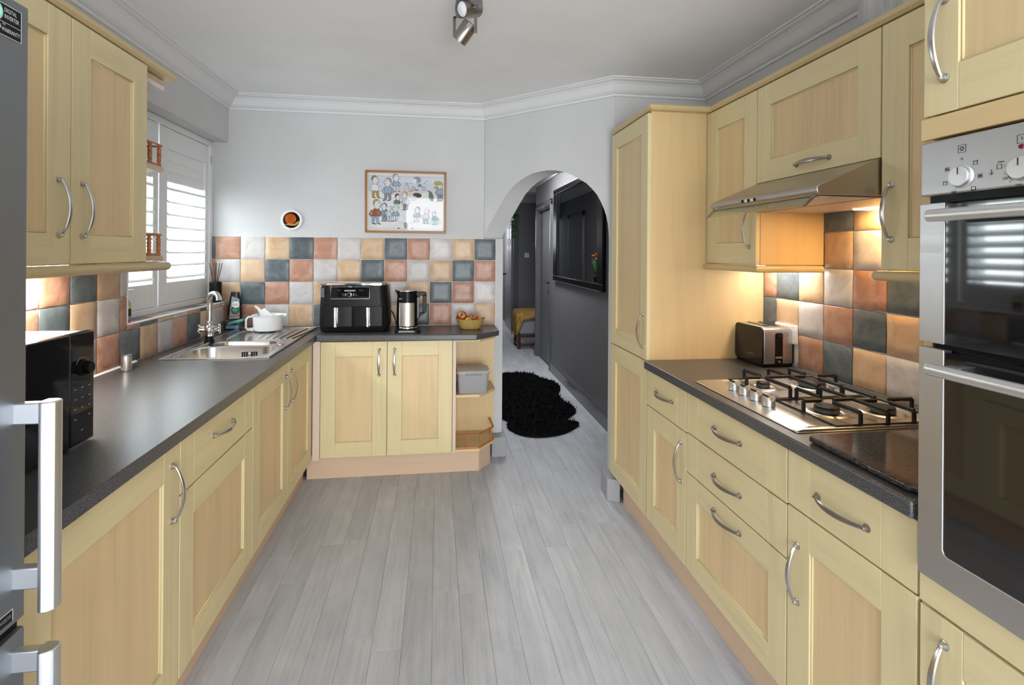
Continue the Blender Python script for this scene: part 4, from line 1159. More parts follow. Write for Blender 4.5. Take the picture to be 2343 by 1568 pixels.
sl.rings(rs).build('steel_sleeve', 'steel_z', t)
MB().lathe([(.0612, .2622), (.061, .266), (.045, .269), (.0, .270)], (kx, ky, WT), n=32).build('lid', 'steel_x', t)
MB().prism([(-.060, .236), (-.060, .266), (-.078, .270), (-.072, .255)], ky - .018, ky + .018, lambda a, c, h: (kx + a, h, WT + c)).build('spout', 'black', t, bev=.003)
kh = [(.058, .256), (.105, .256), (.120, .250), (.123, .238), (.118, .13), (.110, .112), (.082, .098), (.066, .072), (.066, .10), (.092, .125), (.097, .14), (.098, .215), (.092, .230), (.084, .232), (.080, .20), (.078, .10), (.064, .07), (.056, .08)]
kh = [(.050, .258), (.108, .258), (.119, .254), (.123, .242), (.121, .135), (.112, .118), (.086, .104), (.074, .085), (.064, .07), (.064, .195), (.079, .195), (.079, .12), (.084, .118), (.096, .126), (.098, .142), (.098, .222), (.094, .232), (.084, .232), (.0795, .222), (.079, .197), (.064, .197), (.05, .24)]
hm_ = MB()
hm_.prism([(.050, .258), (.108, .258), (.119, .254), (.123, .242), (.098, .228), (.094, .233), (.084, .233), (.0795, .222), (.0635, .222)], ky - .016, ky + .016, lambda a, c, h: (kx + a, h, WT + c))
hm_.prism([(.123, .242), (.121, .135), (.112, .118), (.096, .128), (.098, .142), (.098, .228)], ky - .016, ky + .016, lambda a, c, h: (kx + a, h, WT + c))
hm_.prism([(.112, .118), (.086, .104), (.074, .085), (.064, .07), (.064, .112), (.079, .118), (.096, .128)], ky - .016, ky + .016, lambda a, c, h: (kx + a, h, WT + c))
hm_.build('handle', 'black', t, bev=.003)
MB().prism([(.063, .08), (.0735, .095), (.0735, .214), (.063, .222)], ky - .0165, ky + .0165, lambda a, c, h: (kx + a, h, WT + c)).build('water_gauge', 'gauge', t)
MB().text('BOSCH', .009, lambda a, c: (kx - .036 + a, ky - .057, WT + .216 + c), 0).build('lettering', 'white_mark', t, smooth=False, recalc=False)
MB().tube([(AX + .20, 3.62, WT + .12), (AX + .225, 3.60, WT + .09), (AX + .245, 3.55, WT + .05), (AX + .262, 3.48, WT + .022), (kx - .074, 3.425, WT + .010)], .0035, n=8).build('power_cord', 'black', t)

t = thing('fruit_bowl', 'mustard woven bowl with winged rim holding apples on the worktop end', 'bowl', (.226, 3.455, WT))
bx, by = .226, 3.455
rs = []
for r0, r1, z, lift in ((.0, .0, .001, 0), (.060, .045, .001, 0), (.066, .048, .004, 0), (.080, .055, .030, 0), (.092, .060, .055, .004), (.100, .064, .066, .010), (.096, .061, .066, .009), (.086, .056, .050, .004), (.072, .047, .02, 0), (.0, .0, .008, 0)):
    rs.append([(bx + r0 * math.cos(2 * PI * i / 32), by + r1 * math.sin(2 * PI * i / 32), WT + z + lift * abs(math.cos(2 * PI * i / 32)) ** 3) for i in range(32)])
MB().rings(rs, caps=False).build('bowl_body', 'bowl', t)
def apple_mat():
    m, nt, bb = new_mat('apple_skin')
    mp = coords(nt, (1, 1, 1))
    n = noise(nt, mp.outputs[0], 16, 3)
    tc = N(nt, 'ShaderNodeTexCoord'); sx = N(nt, 'ShaderNodeSeparateXYZ')
    nt.links.new(tc.outputs['Object'], sx.inputs[0])
    ad = N(nt, 'ShaderNodeMath', operation='MULTIPLY_ADD'); ad.inputs[1].default_value = 16.0
    nt.links.new(sx.outputs[2], ad.inputs[0]); nt.links.new(n.outputs[0], ad.inputs[2])
    r = ramp(nt, ad.outputs[0], [(0.3, (0.33, 0.012, 0.010)), (0.84, (0.40, 0.03, 0.018)), (0.95, (0.50, 0.36, 0.06)), (1.0, (0.52, 0.50, 0.08))])
    nt.links.new(r.outputs[0], bb.inputs['Base Color']); bb.inputs['Roughness'].default_value = 0.28
    return m
M['apple'] = apple_mat()
def apple_body():
    pr_ = []
    for i in range(15):
        a = -PI / 2 + PI * i / 14
        r = math.cos(a) * (1 + .10 * math.sin(a)); z = math.sin(a)
        if a > 1.15: z -= (a - 1.15) * 0.95
        if a < -1.2: z += (-1.2 - a) * 0.5
        pr_.append((max(r, .001) * .036, z * .033))
    return MB().lathe(pr_, (0, 0, 0), n=20).mesh('apple', 'apple', angle=70)
am = apple_body(); sm = MB().tube([(0, 0, .018), (.001, 0, .026), (.004, 0, .034)], [.0012, .0012, .0018], n=6).mesh('stem', 'dark_wood')
apples = [((bx - .056, by + .016, WT + .080), (.95, -.45, 0), 1.0, 'large red and green apple heaped highest at the left of the bowl'), ((bx - .012, by - .026, WT + .052), (.9, -.3, 0), .82, 'red and green apple at the front centre of the bowl'),
          ((bx + .014, by + .030, WT + .066), (.85, .3, 0), .80, 'small red apple at the back centre of the bowl'), ((bx + .056, by - .006, WT + .055), (.5, 1.0, 0), .80, 'orange blushed apple at the right of the bowl')]
for i, (p_, r_, s_, l_) in enumerate(apples):
    o = place('apple', am, p_); o.rotation_euler = r_; o.scale = (s_,) * 3
    tag(o, l_, 'apple', 'apples in the mustard bowl')
    c = bpy.data.objects.new('stem', sm); COL.objects.link(c); c.parent = o

t = thing('storage_tub', 'translucent grey lidded plastic tub on the open end shelf', 'tub', (.232, 3.36, .5155))
tx_, ty_, tz_ = .236, 3.372, .5155
MB().loft([(tx_, ty_, a, d, .022, tz_ + z) for a, d, z in ((.186, .15, .0005), (.190, .154, .006), (.204, .168, .132))], k=6).build('tub_body', 'tub', t)
MB().loft([(tx_, ty_, a, d, .024, tz_ + z) for a, d, z in ((.214, .178, .128), (.218, .182, .130), (.218, .182, .144), (.206, .170, .149), (.196, .160, .147))], k=6).build('lid', 'tub_lid', t)
for i in range(3): MB().box(tx_ - .052 + .036 * i, tx_ - .020 + .036 * i, ty_ - .096, ty_ - .090, tz_ + .118, tz_ + .136).build('clip', 'clear_grey', t, bev=.003)

# ---------------------------------------------------------------- picture and amber roundel on the back wall
t = thing('framed_cartoon_print', 'gilt framed cartoon of comic figures hanging on the back wall', 'picture', (-.218, YB - .001, 1.556))
px0, px1, pz0, pz1 = -.493, .060, 1.556, 1.985
fw = .014
fm = MB()
for (a, c, e, g_) in ((px0, px1, pz0, pz0 + fw), (px0, px1, pz1 - fw, pz1), (px0, px0 + fw, pz0 + fw, pz1 - fw), (px1 - fw, px1, pz0 + fw, pz1 - fw)): fm.box(a, c, YB - .022, YB - .001, e, g_)
fm.build('frame', 'gilt', t, bev=.003)
fs = MB()
for (a, c, e, g_) in ((px0 + fw, px1 - fw, pz0 + fw, pz0 + fw + .006), (px0 + fw, px1 - fw, pz1 - fw - .006, pz1 - fw), (px0 + fw, px0 + fw + .006, pz0 + fw, pz1 - fw), (px1 - fw - .006, px1 - fw, pz0 + fw, pz1 - fw)): fs.box(a, c, YB - .017, YB - .002, e, g_)
fs.build('slip', 'gilt_light', t)
yp = YB - .006
MB().box(px0 + .012, px1 - .012, yp, YB - .002, pz0 + .012, pz1 - .012).build('paper', 'paper', t)
INK = [('ink_black', (.045, .045, .05)), ('ink_skin', (.70, .67, .66)), ('ink_blue', (.30, .38, .50)), ('ink_rust', (.33, .12, .055)), ('ink_olive', (.36, .33, .09)), ('ink_grey', (.25, .25, .26)), ('ink_teal', (.16, .30, .36)), ('ink_ochre', (.42, .28, .06)), ('ink_wash', (.58, .60, .66)), ('ink_pink', (.66, .54, .55)), ('ink_white', (.74, .74, .76)), ('ink_green', (.13, .19, .12)), ('ink_mint', (.50, .62, .60))]
for n_, c_ in INK: M[n_] = plain(n_, c_, .9)
ik = [n_ for n_, _ in INK]; I = {n_[4:]: i for i, (n_, _) in enumerate(INK)}
dm = MB()
PWD, PHT = px1 - px0, pz1 - pz0
def PP(u, v, k=1): return (px0 + u * PWD, yp - .0003 * k, pz0 + v * PHT)
def blob(u, v, ru, rv, col, k=2, n=14, tilt=0.0):
    pts = []
    for i in range(n):
        a = 2 * PI * i / n; x, y = ru * math.cos(a), rv * math.sin(a)
        pts.append(PP(u + x * math.cos(tilt) - y * math.sin(tilt), v + x * math.sin(tilt) + y * math.cos(tilt), k))
    dm.poly(pts, I[col])
def quad(pts, col, k=2): dm.poly([PP(u, v, k) for u, v in pts], I[col])
def stroke(pts, wd=.004, col='black', k=5):
    for (a, c), (e, f_) in zip(pts[:-1], pts[1:]):
        L_ = math.hypot((e - a), (f_ - c)) or 1; nx, ny = -(f_ - c) / L_ * wd / 2, (e - a) / L_ * wd / 2
        quad([(a - nx, c - ny), (e - nx, f_ - ny), (e + nx, f_ + ny), (a + nx, c + ny)], col, k)
quad([(.03, .66), (.97, .66), (.97, .93), (.03, .93)], 'wash', 1)
blob(.5, .66, .22, .055, 'pink', 1.5, 18)
def person(u, v, s, hair, top, legs, face=1, head=1.0, hat=False):
    """comic figure with an oversized jowly head: v = feet line, s = height"""
    lean = rq.uniform(-.05, .05); st_ = rq.uniform(.05, .10)
    for d in (-1, 1):
        k_ = u + d * st_ * s
        for g_, c_, z_ in ((.010, 'black', 3), (0, legs, 3.3)):
            quad([(u + d * .055 * s - .05 * s - g_ * .4, v + .38 * s), (u + d * .055 * s + .05 * s + g_ * .4, v + .38 * s), (k_ + .030 * s + g_ * .35, v + .025 * s), (k_ - .030 * s - g_ * .35, v + .025 * s)], c_, z_)
        blob(k_ + face * .045 * s, v + .018 * s, .065 * s, .020 * s, 'black', 4, 10, -.25 * face)
    for g_, c_, z_ in ((.004, 'black', 3.7), (0, top, 4.0)):
        quad([(u - .105 * s - g_, v + .33 * s - g_), (u + .105 * s + g_, v + .33 * s - g_), (u + (.125 + lean) * s + g_, v + .52 * s), (u + (.07 + lean) * s + g_, v + .62 * s + g_), (u - (.07 - lean) * s - g_, v + .62 * s + g_), (u - (.125 - lean) * s - g_, v + .52 * s)], c_, z_)
        for d in (-1, 1):
            quad([(u + d * .09 * s, v + .585 * s + g_), (u + d * (.135 * s + g_), v + .555 * s), (u + d * (.195 * s + g_), v + .40 * s), (u + d * .135 * s, v + .30 * s - g_), (u + d * .115 * s, v + .36 * s), (u + d * .145 * s, v + .42 * s)], c_, z_ - .35)
    h = s * head; x = u + (lean + .015 * face) * s; y = v + .80 * s
    for g_, c_, z_ in ((.004, 'black', 4.4), (0, 'skin', 4.8)):
        pts = [(-.06, .16), (.03, .185), (.085, .12), (.09, .05), (.145, .015), (.135, -.02), (.085, -.03), (.10, -.075), (.075, -.15), (.02, -.185), (-.05, -.16), (-.09, -.05), (-.10, .08)]
        cx_ = sum(p[0] for p in pts) / len(pts)
        dm.poly([PP(x + face * (p[0] * h + (g_ if p[0] > cx_ else -g_)), y + p[1] * h + (g_ if p[1] > 0 else -g_), z_) for p in pts], I[c_])
    dm.poly([PP(x + face * p[0] * h, y + p[1] * h, 5.4) for p in ((.07, .15), (.05, .205), (-.02, .225), (-.09, .19), (-.13, .11), (-.125, .0), (-.10, -.06), (-.07, .02), (-.05, .10), (.0, .13))], I[hair])
    stroke([(x + face * .045 * h, y - .085 * h), (x + face * .095 * h, y - .075 * h)], .0035)
    blob(x + face * .055 * h, y + .055 * h, .012 * h, .016 * h, 'black', 5.6, 6); stroke([(x + face * .03 * h, y + .09 * h), (x + face * .08 * h, y + .095 * h)], .0035)
rq = random.Random(21)
person(.125, .555, .36, 'green', 'white', 'ochre', 1)
person(.275, .515, .37, 'grey', 'blue', 'grey', -1)
person(.378, .665, .28, 'grey', 'blue', 'skin', 1, 1.15)
person(.125, .135, .40, 'olive', 'rust', 'blue', 1)
person(.235, .18, .30, 'teal', 'teal', 'grey', -1)
person(.295, .18, .27, 'white', 'wash', 'wash', 1)
person(.372, .19, .25, 'mint', 'blue', 'white', -1, 1.2)
person(.388, .40, .22, 'black', 'green', 'white', 1, 1.2)
person(.495, .37, .30, 'olive', 'wash', 'grey', -1)
person(.635, .18, .24, 'grey', 'blue', 'skin', -1, 1.1)
person(.745, .15, .26, 'wash', 'wash', 'blue', 1)
person(.865, .14, .22, 'teal', 'teal', 'mint', -1, .9)
blob(.865, .19, .08, .07, 'mint', 2)
person(.925, .52, .33, 'olive', 'blue', 'grey', -1, .9)
blob(.900, .82, .055, .038, 'olive', 6); blob(.875, .745, .032, .022, 'olive', 6)
blob(.635, .865, .052, .055, 'grey', 6); blob(.600, .84, .034, .042, 'skin', 6.4, 12); stroke([(.572, .83), (.560, .81), (.585, .80)], .004)
quad([(.575, .72), (.745, .72), (.735, .765), (.60, .765)], 'wash', 3); quad([(.64, .75), (.70, .75), (.69, .80), (.65, .80)], 'teal', 4)
for u in (.592, .720): blob(u, .725, .024, .034, 'grey', 4.2); blob(u, .725, .014, .02, 'wash', 4.6)
stroke([(.715, .80), (.775, .87)], .008, 'grey'); blob(.63, .70, .03, .008, 'black', 3)
for a, c in (((.505, .82), (.475, .70)), ((.505, .82), (.535, .70)), ((.505, .82), (.57, .675)), ((.47, .80), (.55, .805))): stroke([a, c], .005, 'grey')
blob(.555, .68, .03, .008, 'grey', 3)
blob(.640, .615, .055, .038, 'black', 5, 14, -.2); blob(.600, .57, .036, .03, 'skin', 5.4); stroke([(.56, .535), (.62, .54)], .008)
blob(.815, .60, .028, .085, 'green', 5, 12, .15); blob(.765, .60, .016, .085, 'skin', 5); stroke([(.785, .68), (.79, .52)], .005)
stroke([(.80, .68), (.76, .69)], .012)
blob(.225, .44, .030, .020, 'teal', 4); stroke([(.225, .46), (.235, .53)], .004, 'grey'); blob(.222, .545, .014, .018, 'blue', 4)
blob(.405, .60, .018, .010, 'rust', 4)
quad([(.405, .17), (.55, .17), (.55, .33), (.405, .33)], 'white', 3); stroke([(.405, .17), (.62, .165)], .003)
for i, wd in enumerate((.065, .065, .03, .03)): quad([(.478 - wd / 2, .285 - .026 * i), (.478 + wd / 2, .285 - .026 * i), (.478 + wd / 2, .291 - .026 * i), (.478 - wd / 2, .291 - .026 * i)], 'wash', 4)
blob(.500, .12, .024, .052, 'grey', 5, 12, .1); stroke([(.505, .08), (.52, .05)], .01, 'grey')
for u in (.41, .58): blob(u, .075, .014, .009, 'black', 4)
for v in (.915, .075): stroke([(.045, v), (.97, v - .012)], .003, 'grey', 2)
for u, v in ((.10, .575), (.36, .64), (.46, .705), (.70, .69), (.20, .115), (.29, .10), (.37, .12), (.56, .12), (.70, .18), (.88, .10), (.30, .42)): stroke([(u - .03, v), (u + .03, v)], .004, 'wash', 3)
stuff(dm.build('printed_drawing', ik, t, smooth=False, recalc=False))
MB().box(px0 + .012, px1 - .012, YB - .0125, YB - .0105, pz0 + .012, pz1 - .012).build('glazing', 'picture_glass', t)

bpy.data.objects[t.name].rotation_euler = (math.radians(1.3), 0, 0)
t = thing('amber_roundel', 'round white rimmed amber glass roundel on the back wall', 'wall ornament', (-.977, YB - .001, 1.566))
rc_ = (-.977, YB - .001, 1.634); rr = .070
MB().lathe([(rr, 0), (rr + .001, .006), (rr - .003, .012), (rr - .013, .013), (rr - .016, .009), (rr - .016, 0.0)], rc_, (0, -1, 0), 40, caps=False).build('rim', 'gloss_white', t)
MB().lathe([(.0545, .001), (.0545, .005), (.03, .0062), (.0, .0066)], rc_, (0, -1, 0), 36).build('dark_glass', 'amber_dark', t)
am_ = MB(); am_.lathe([(.036, .0), (.036, .0085), (.030, .0095), (.0, .0098)], (rc_[0] - .007, rc_[1], rc_[2] + .008), (0, -1, 0), 32)
am_.build('amber_sun', 'amber', t)
wave = [(-.044, -.030), (-.030, -.025), (-.012, -.022), (.006, -.026), (.020, -.026), (.032, -.016), (.040, -.008), (.052, -.006), (.050, -.016), (.042, -.027), (.030, -.035), (.016, -.038), (.0, -.038), (-.02, -.035)]
MB().prism(wave, .0, .0112, lambda a, c, h: (rc_[0] + a, rc_[1] - h, rc_[2] + c)).build('gold_wave', 'amber_gold', t)
# ---------------------------------------------------------------- built-in double oven
t = thing('double_oven', 'stainless steel built-in double oven in the tall right housing', 'oven', (1.3, .645, .765))
OX = .990; OY0, OY1 = .350, .936
MB().box(1.012, 1.55, .366, .922, .768, 1.655).build('oven_body', 'black', t)
cp = MB().box(OX, 1.012, OY0, OY1, 1.546, 1.656).build('control_panel', 'oven_steel', t, bev=.004, seg=3)
MB().box(OX + .012, 1.012, OY0 + .02, OY1 - .012, 1.532, 1.546).build('vent_gap', 'black', t)
def knob(y, z):
    k = MB().lathe([(.0225, 0), (.0215, .0015), (.0198, .003), (.0192, .0085), (.0178, .0098), (.0, .010)], (OX, y, z), (-1, 0, 0), 32)
    k = k.build('control_knob', 'alu', cp)
    MB().box(OX - .0106, OX - .0098, y - .0008, y + .0008, z + .004, z + .017).build('pointer', 'black_mark', k)
knob(.8505, 1.577); knob(.748, 1.577)
def OT(y, z): return lambda a, c: (OX - .0004, y - a, z + c)
mk = MB()
def obox(y, z, s_, m=0, wd=.0007):
    for (a, c, e, f_) in ((-s_, -s_, s_, -s_ + wd), (-s_, s_ - wd, s_, s_), (-s_, -s_, -s_ + wd, s_), (s_ - wd, -s_, s_, s_)): mk.box(OX - .0005, OX - .0001, y - e, y - a, z + c, z + f_, m)
ky, kz, R_ = .8505, 1.577, .0335
mk.text('0', .0075, OT(ky, kz + .0335), 0)
obox(ky, kz + .053, .0075)
for i in range(6):
    a = PI / 3 * i; mk.box(OX - .0005, OX - .0001, ky - .0032 * math.cos(a) - .0011, ky - .0032 * math.cos(a) + .0011, kz + .053 + .0032 * math.sin(a) - .0011, kz + .053 + .0032 * math.sin(a) + .0011)
for i, d in enumerate((48, 96, 140, 207, 255, 302)):
    a = math.radians(d); y, z = ky - R_ * math.sin(a), kz + R_ * math.cos(a)
    obox(y, z, .0040)
    if i in (1, 3, 5): mk.box(OX - .0005, OX - .0001, y - .002, y + .002, z - .002, z + .002)
    if i in (2,): mk.box(OX - .0005, OX - .0001, y - .003, y + .003, z - .003, z - .0022)
    if i in (0, 4): mk.box(OX - .0005, OX - .0001, y - .003, y + .003, z + .0015, z + .0023)
    y, z = ky - (R_ - .0085) * math.sin(a), kz + (R_ - .0085) * math.cos(a)
    mk.box(OX - .0005, OX - .0001, y - .0005, y + .0005, z - .0005, z + .0005)
ay_ = .7975
mk.box(OX - .0005, OX - .0001, ay_ - .0004, ay_ + .0004, kz - .004, kz + .005); mk.tube([(OX - .0003, ay_ + .0035, kz - .001), (OX - .0003, ay_, kz - .0045), (OX - .0003, ay_ - .0035, kz - .001)], .0004, n=5)
k2 = .748
mk.text('clean', .0058, OT(k2 + .034, kz + .0165), 0); obox(k2 + .0365, kz + .008, .0042); mk.text('3', .0058, OT(k2 + .028, kz + .008), 0)
mk.text('2', .0058, OT(k2 + .027, kz - .006), 0); mk.text('250', .0068, OT(k2 + .0265, kz - .0145), 0); mk.text('1', .0058, OT(k2 + .0195, kz - .021), 0); mk.text('200', .0068, OT(k2 + .006, kz - .029), 0)
mk.tube([(OX - .0003, k2 + .0245 * math.cos(a), kz + .0245 * math.sin(a)) for a in [math.radians(12 - 11 * i) for i in range(7)]], .0005, n=5)
obox(k2 + .001, kz + .050, .0075); mk.text('S', .008, OT(k2 + .001, kz + .050), 0)
stuff(mk.build('panel_markings', 'black_mark', cp, smooth=False, recalc=False))
MB().lathe([(.0042, 0), (.0036, .002), (.0, .0026)], (OX, k2 + .002, kz + .037), (-1, 0, 0), 14).build('indicator_lamp', 'red_led', cp)
def oven_door(z0, z1, bottom, handle_z):
    gl0 = z0 + bottom
    d = MB().box(OX + .0025, 1.008, OY0 + .050, OY1 - .050, z0 + bottom * .96, z1 - .004).build('oven_door', 'oven_glass', t)
    if bottom:
        MB().prism([(OY0, z0), (OY1, z0), (OY1, z1), (OY1 - .052, z1), (OY1 - .052, gl0 + .010), (OY1 - .055, gl0 + .003), (OY1 - .062, gl0), (OY0 + .062, gl0), (OY0 + .055, gl0 + .003), (OY0 + .052, gl0 + .010), (OY0 + .052, z1), (OY0, z1)], OX, 1.010, lambda a, c, h: (h, a, c)).build('steel_frame', 'oven_steel', d, bev=.0012)
    else:
        for y in (OY1 - .052, OY0): MB().box(OX, 1.010, y, y + .052, z0, z1).build('steel_strip', 'oven_steel', d, bev=.0012)
    h_ = MB().tube([(OX - .042, OY0 + .068, handle_z), (OX - .042, .880, handle_z)], .012, .0085, 14, up=(0, 0, 1))
    for y in (OY0 + .10, .862): h_.box(OX - .044, OX + .004, y - .009, y + .009, handle_z - .007, handle_z + .007)
    h_.build('handle', 'alu', d, bev=.002)
oven_door(1.250, 1.531, 0, 1.503); oven_door(.773, 1.239, .062, 1.205)

# ---------------------------------------------------------------- gas hob
t = thing('gas_hob', 'stainless steel four burner gas hob with cast iron pan supports', 'hob', (1.285, 1.64, WT))
hx0, hx1, hy0, hy1 = 1.030, 1.555, 1.347, 1.940
pl_ = MB()
prof = [(hx0, .0006), (hx0, .0035), (hx0 + .055, .012), (hx0 + .09, .012), (hx0 + .105, .007), (hx1 - .02, .007), (hx1 - .01, .012), (hx1, .0035), (hx1, .0006)]
pl_.prism(prof, hy0 + .022, hy1 - .022, lambda a, c, h: (a, h, WT + c))
pl_.prism([(hx0, .0006), (hx0, .0035), (hx0 + .02, .009), (hx1 - .02, .009), (hx1, .0035), (hx1, .0006)], hy0 + .006, hy0 + .022, lambda a, c, h: (a, h, WT + c))
pl_.prism([(hx0, .0006), (hx0, .0035), (hx0 + .02, .009), (hx1 - .02, .009), (hx1, .0035), (hx1, .0006)], hy1 - .022, hy1 - .006, lambda a, c, h: (a, h, WT + c))
pl_.prism([(hx0, .0006), (hx0, .003), (hx1, .003), (hx1, .0006)], hy0, hy1, lambda a, c, h: (a, h, WT + c))
pl_.build('hob_plate', 'steel_y', t, bev=.0015)
kb = MB(); n = 28
kb.rings([[(.0205 * math.cos(2 * PI * i / n), .0205 * math.sin(2 * PI * i / n), z) for i in range(n)] for z in (0, .004)] +
         [[(.0198 * math.cos(2 * PI * i / n), .0198 * math.sin(2 * PI * i / n), .025 + .0075 * math.cos(4 * PI * i / n)) for i in range(n)]] +
         [[(.007 * math.cos(2 * PI * i / n), .007 * math.sin(2 * PI * i / n), .021 + .004 * math.cos(4 * PI * i / n)) for i in range(n)]])
kme = kb.mesh('hob_knob', 'alu', angle=40)
for y in (1.772, 1.708, 1.642, 1.574):
    place('hob_knob', kme, (1.098, y, WT + .0125), t)
BN = [(1.235, 1.805, .024, 'small'), (1.435, 1.800, .048, 'large'), (1.250, 1.500, .037, 'medium'), (1.430, 1.478, .037, 'medium')]
for bx_, by_, br, _ in BN:
    z = WT + .0072
    q = MB().lathe([(br + .028, 0), (br + .022, .003), (br + .014, .0035), (br + .006, .001)], (bx_, by_, z), n=32, caps=False).build('burner_dish', 'steel_y', t)
    q = MB().lathe([(br * .8, 0), (br, .003), (br, .013), (br * .93, .015)], (bx_, by_, z), n=32).build('burner', 'burner', t)
    MB().lathe([(br * .97, .0152), (br * .98, .019), (br * .9, .0215), (.0, .0225)], (bx_, by_, z), n=32).build('burner_cap', 'iron', q)
GH = WT + .046
def bar(mb, p, q, w_=.0052, h_=.0072):
    mb.tube([p, q], w_, h_, 6, up=(0, 0, 1)) if False else mb.tube([p, q], h_, w_, 6, up=(0, 0, 1))
def finger(mb, foot, tip):
    f0 = (foot[0], foot[1], WT + .010); f1 = (foot[0], foot[1], GH)
    mb.tube([f0, (foot[0], foot[1], GH - .006), f1], [.0068, .0066, .0075], n=6); bar(mb, f1, (tip[0], tip[1], GH))
for (ya, yb, bs) in ((1.366, 1.640, BN[2:]), (1.652, 1.926, BN[:2])):
    ym = (ya + yb) / 2
    g_ = MB()
    xa, xb, xm = 1.168, 1.538, 1.342
    finger(g_, (xm, ya), (xm, ym)); finger(g_, (xm, yb), (xm, ym))
    for bx_, by_, br, _ in bs:
        finger(g_, (bx_, ya), (bx_, by_ - br * .75)); finger(g_, (bx_, yb), (bx_, by_ + br * .75))
        if bx_ < xm:
            finger(g_, (xa, by_), (bx_ - br * .6, by_)); bar(g_, (xm, by_, GH), (bx_ + br * .6, by_, GH))
        else:
            finger(g_, (xb, by_), (bx_ + br * .6, by_)); bar(g_, (xm, by_, GH), (bx_ - br * .6, by_, GH))
    g_.tube([(xa, ya, WT + .0102), (xb, ya, WT + .0102), (xb, yb, WT + .0102), (xa, yb, WT + .0102)], .0030, n=6, closed=True, up=(0, 0, 1))
    g_.build('pan_support', 'iron', t)

# ---------------------------------------------------------------- cooker hood
t = thing('cooker_hood', 'slanted brown-grey steel cooker hood with glass visor above the hob', 'cooker hood', (1.36, 1.66, 1.598))
hp = [(1.618, 1.600), (1.112, 1.603), (1.103, 1.609), (1.1005, 1.618), (1.104, 1.628), (1.114, 1.634), (1.305, 1.7145), (1.618, 1.7145)]
MB().prism(hp, 1.366, 1.958, lambda a, c, h: (a, h, c)).build('canopy', 'hood_steel', t, bev=.003, angle=40)
uf = MB().box(1.125, 1.575, 1.378, 1.945, 1.5965, 1.6005)
uf.build('grease_filter', 'filter', t, bev=.001)
MB().box(1.30, 1.302, 1.378, 1.945, 1.5955, 1.597).build('filter_joint', 'dark_gap', t)
MB().box(1.535, 1.605, 1.40, 1.72, 1.5925, 1.5990).build('hood_lamp', 'lamp_warm', t)
l = bpy.data.lights.new('hood_lamp_light', 'AREA'); l.shape = 'RECTANGLE'; l.size, l.size_y, l.energy, l.color = .06, .30, 1.35, (1.0, .64, .26)
lo = bpy.data.objects.new('hood_lamp_light', l); COL.objects.link(lo); lo.location = (1.57, 1.56, 1.590)
vg = MB().prism([(1.106, 1.601), (1.078, 1.574), (1.0815, 1.571), (1.110, 1.598)], 1.392, 1.932, lambda a, c, h: (a, h, c))
vg.build('glass_visor', 'visor_glass', t)
for y in (1.386, 1.937): MB().tube([(1.118, y, 1.604), (1.108, y, 1.600), (1.076, y, 1.570)], [.006, .006, .0048], n=8).build('visor_arm', 'bronze_steel', t)
for i in range(5):
    y = 1.735 - .018 * i
    MB().box(1.0992, 1.106, y - .006, y + .006, 1.6125, 1.6225).build('push_button', 'black' if i % 2 == 0 else 'alu', t, bev=.001)

# ---------------------------------------------------------------- toaster, socket, granite slab
t = thing('toaster', 'black and brushed steel two slot toaster against the larder side', 'toaster', (1.54, 2.24, WT))
ty0, ty1, tz0, tz1 = 2.140, 2.355, WT + .012, WT + .182
def tout(ch, inset=0.0):
    r = ch
    return [(ty0 + inset, tz0 + .008), (ty0 + .008 + inset, tz0), (ty1 - .014, tz0), (ty1, tz0 + .014), (ty1, tz1 - .02), (ty1 - .006, tz1 - .006), (ty1 - .02, tz1), (ty0 + r, tz1), (ty0 + r * .3, tz1 - r * .3), (ty0 + inset, tz1 - r)]
TX = lambda a, c, h: (h, a, c)
MB().prism(tout(.022), 1.4685, 1.609, TX).build('steel_casing', 'steel_z', t, bev=.003)
MB().prism(tout(.022), 1.460, 1.468, TX).build('side_panel', 'black_gloss', t, bev=.002)
MB().prism(tout(.022), 1.6095, 1.616, TX).build('side_panel', 'black_gloss', t, bev=.002)
MB().box(1.468, 1.610, ty0 + .006, ty1 - .008, WT + .0006, tz0).build('base', 'black', t)
for x in (1.500, 1.555): MB().box(x, x + .028, ty0 + .045, ty1 - .03, tz1 - .002, tz1 + .0006).build('slot', 'black', t)
for x in (1.512, 1.569): MB().box(x, x + .012, ty1 - .028, ty1 - .018, tz1, tz1 + .004).build('rack_clip', 'chrome', t)
MB().prism([(1.522, tz0 + .006), (1.560, tz0 + .006), (1.560, tz1 - .030), (1.554, tz1 - .024), (1.528, tz1 - .024), (1.522, tz1 - .030)], ty0 - .0012, ty0 + .004, lambda a, c, h: (a, h, c)).build('lever_slot', 'black_gloss', t)
MB().box(1.530, 1.554, ty0 - .012, ty0 - .001, tz1 - .046, tz1 - .036).build('lever', 'black', t, bev=.003)
pl2 = MB().box(1.5245, 1.5575, ty0 - .0022, ty0 - .0012, tz0 + .030, tz0 + .039).build('control_strip', 'alu', t)
MB().lathe([(.0055, 0), (.0055, .005), (.0035, .006)], (1.541, ty0 - .001, tz0 + .016), (0, -1, 0), 16).build('browning_dial', 'chrome', t)
MB().text('BOSCH', .010, lambda a, c: (1.4596, ty0 + .085 - a, tz0 + .038 + c), 0).build('lettering', 'grey_mark', t, smooth=False, recalc=False)
ring = MB().tube([(1.4597, ty0 + .112 + .005 * math.cos(2 * PI * i / 14), tz0 + .038 + .005 * math.sin(2 * PI * i / 14)) for i in range(14)], .0006, n=5, closed=True)
ring.build('emblem', 'grey_mark', t)
t = thing('wall_socket', 'white double wall socket behind the toaster on the right tiles', 'socket', (1.62, 2.19, 1.017))
MB().box(1.607, 1.6215, 2.117, 2.263, 1.016, 1.102).build('plate', 'white_plate', t, bev=.004)
ss = MB()
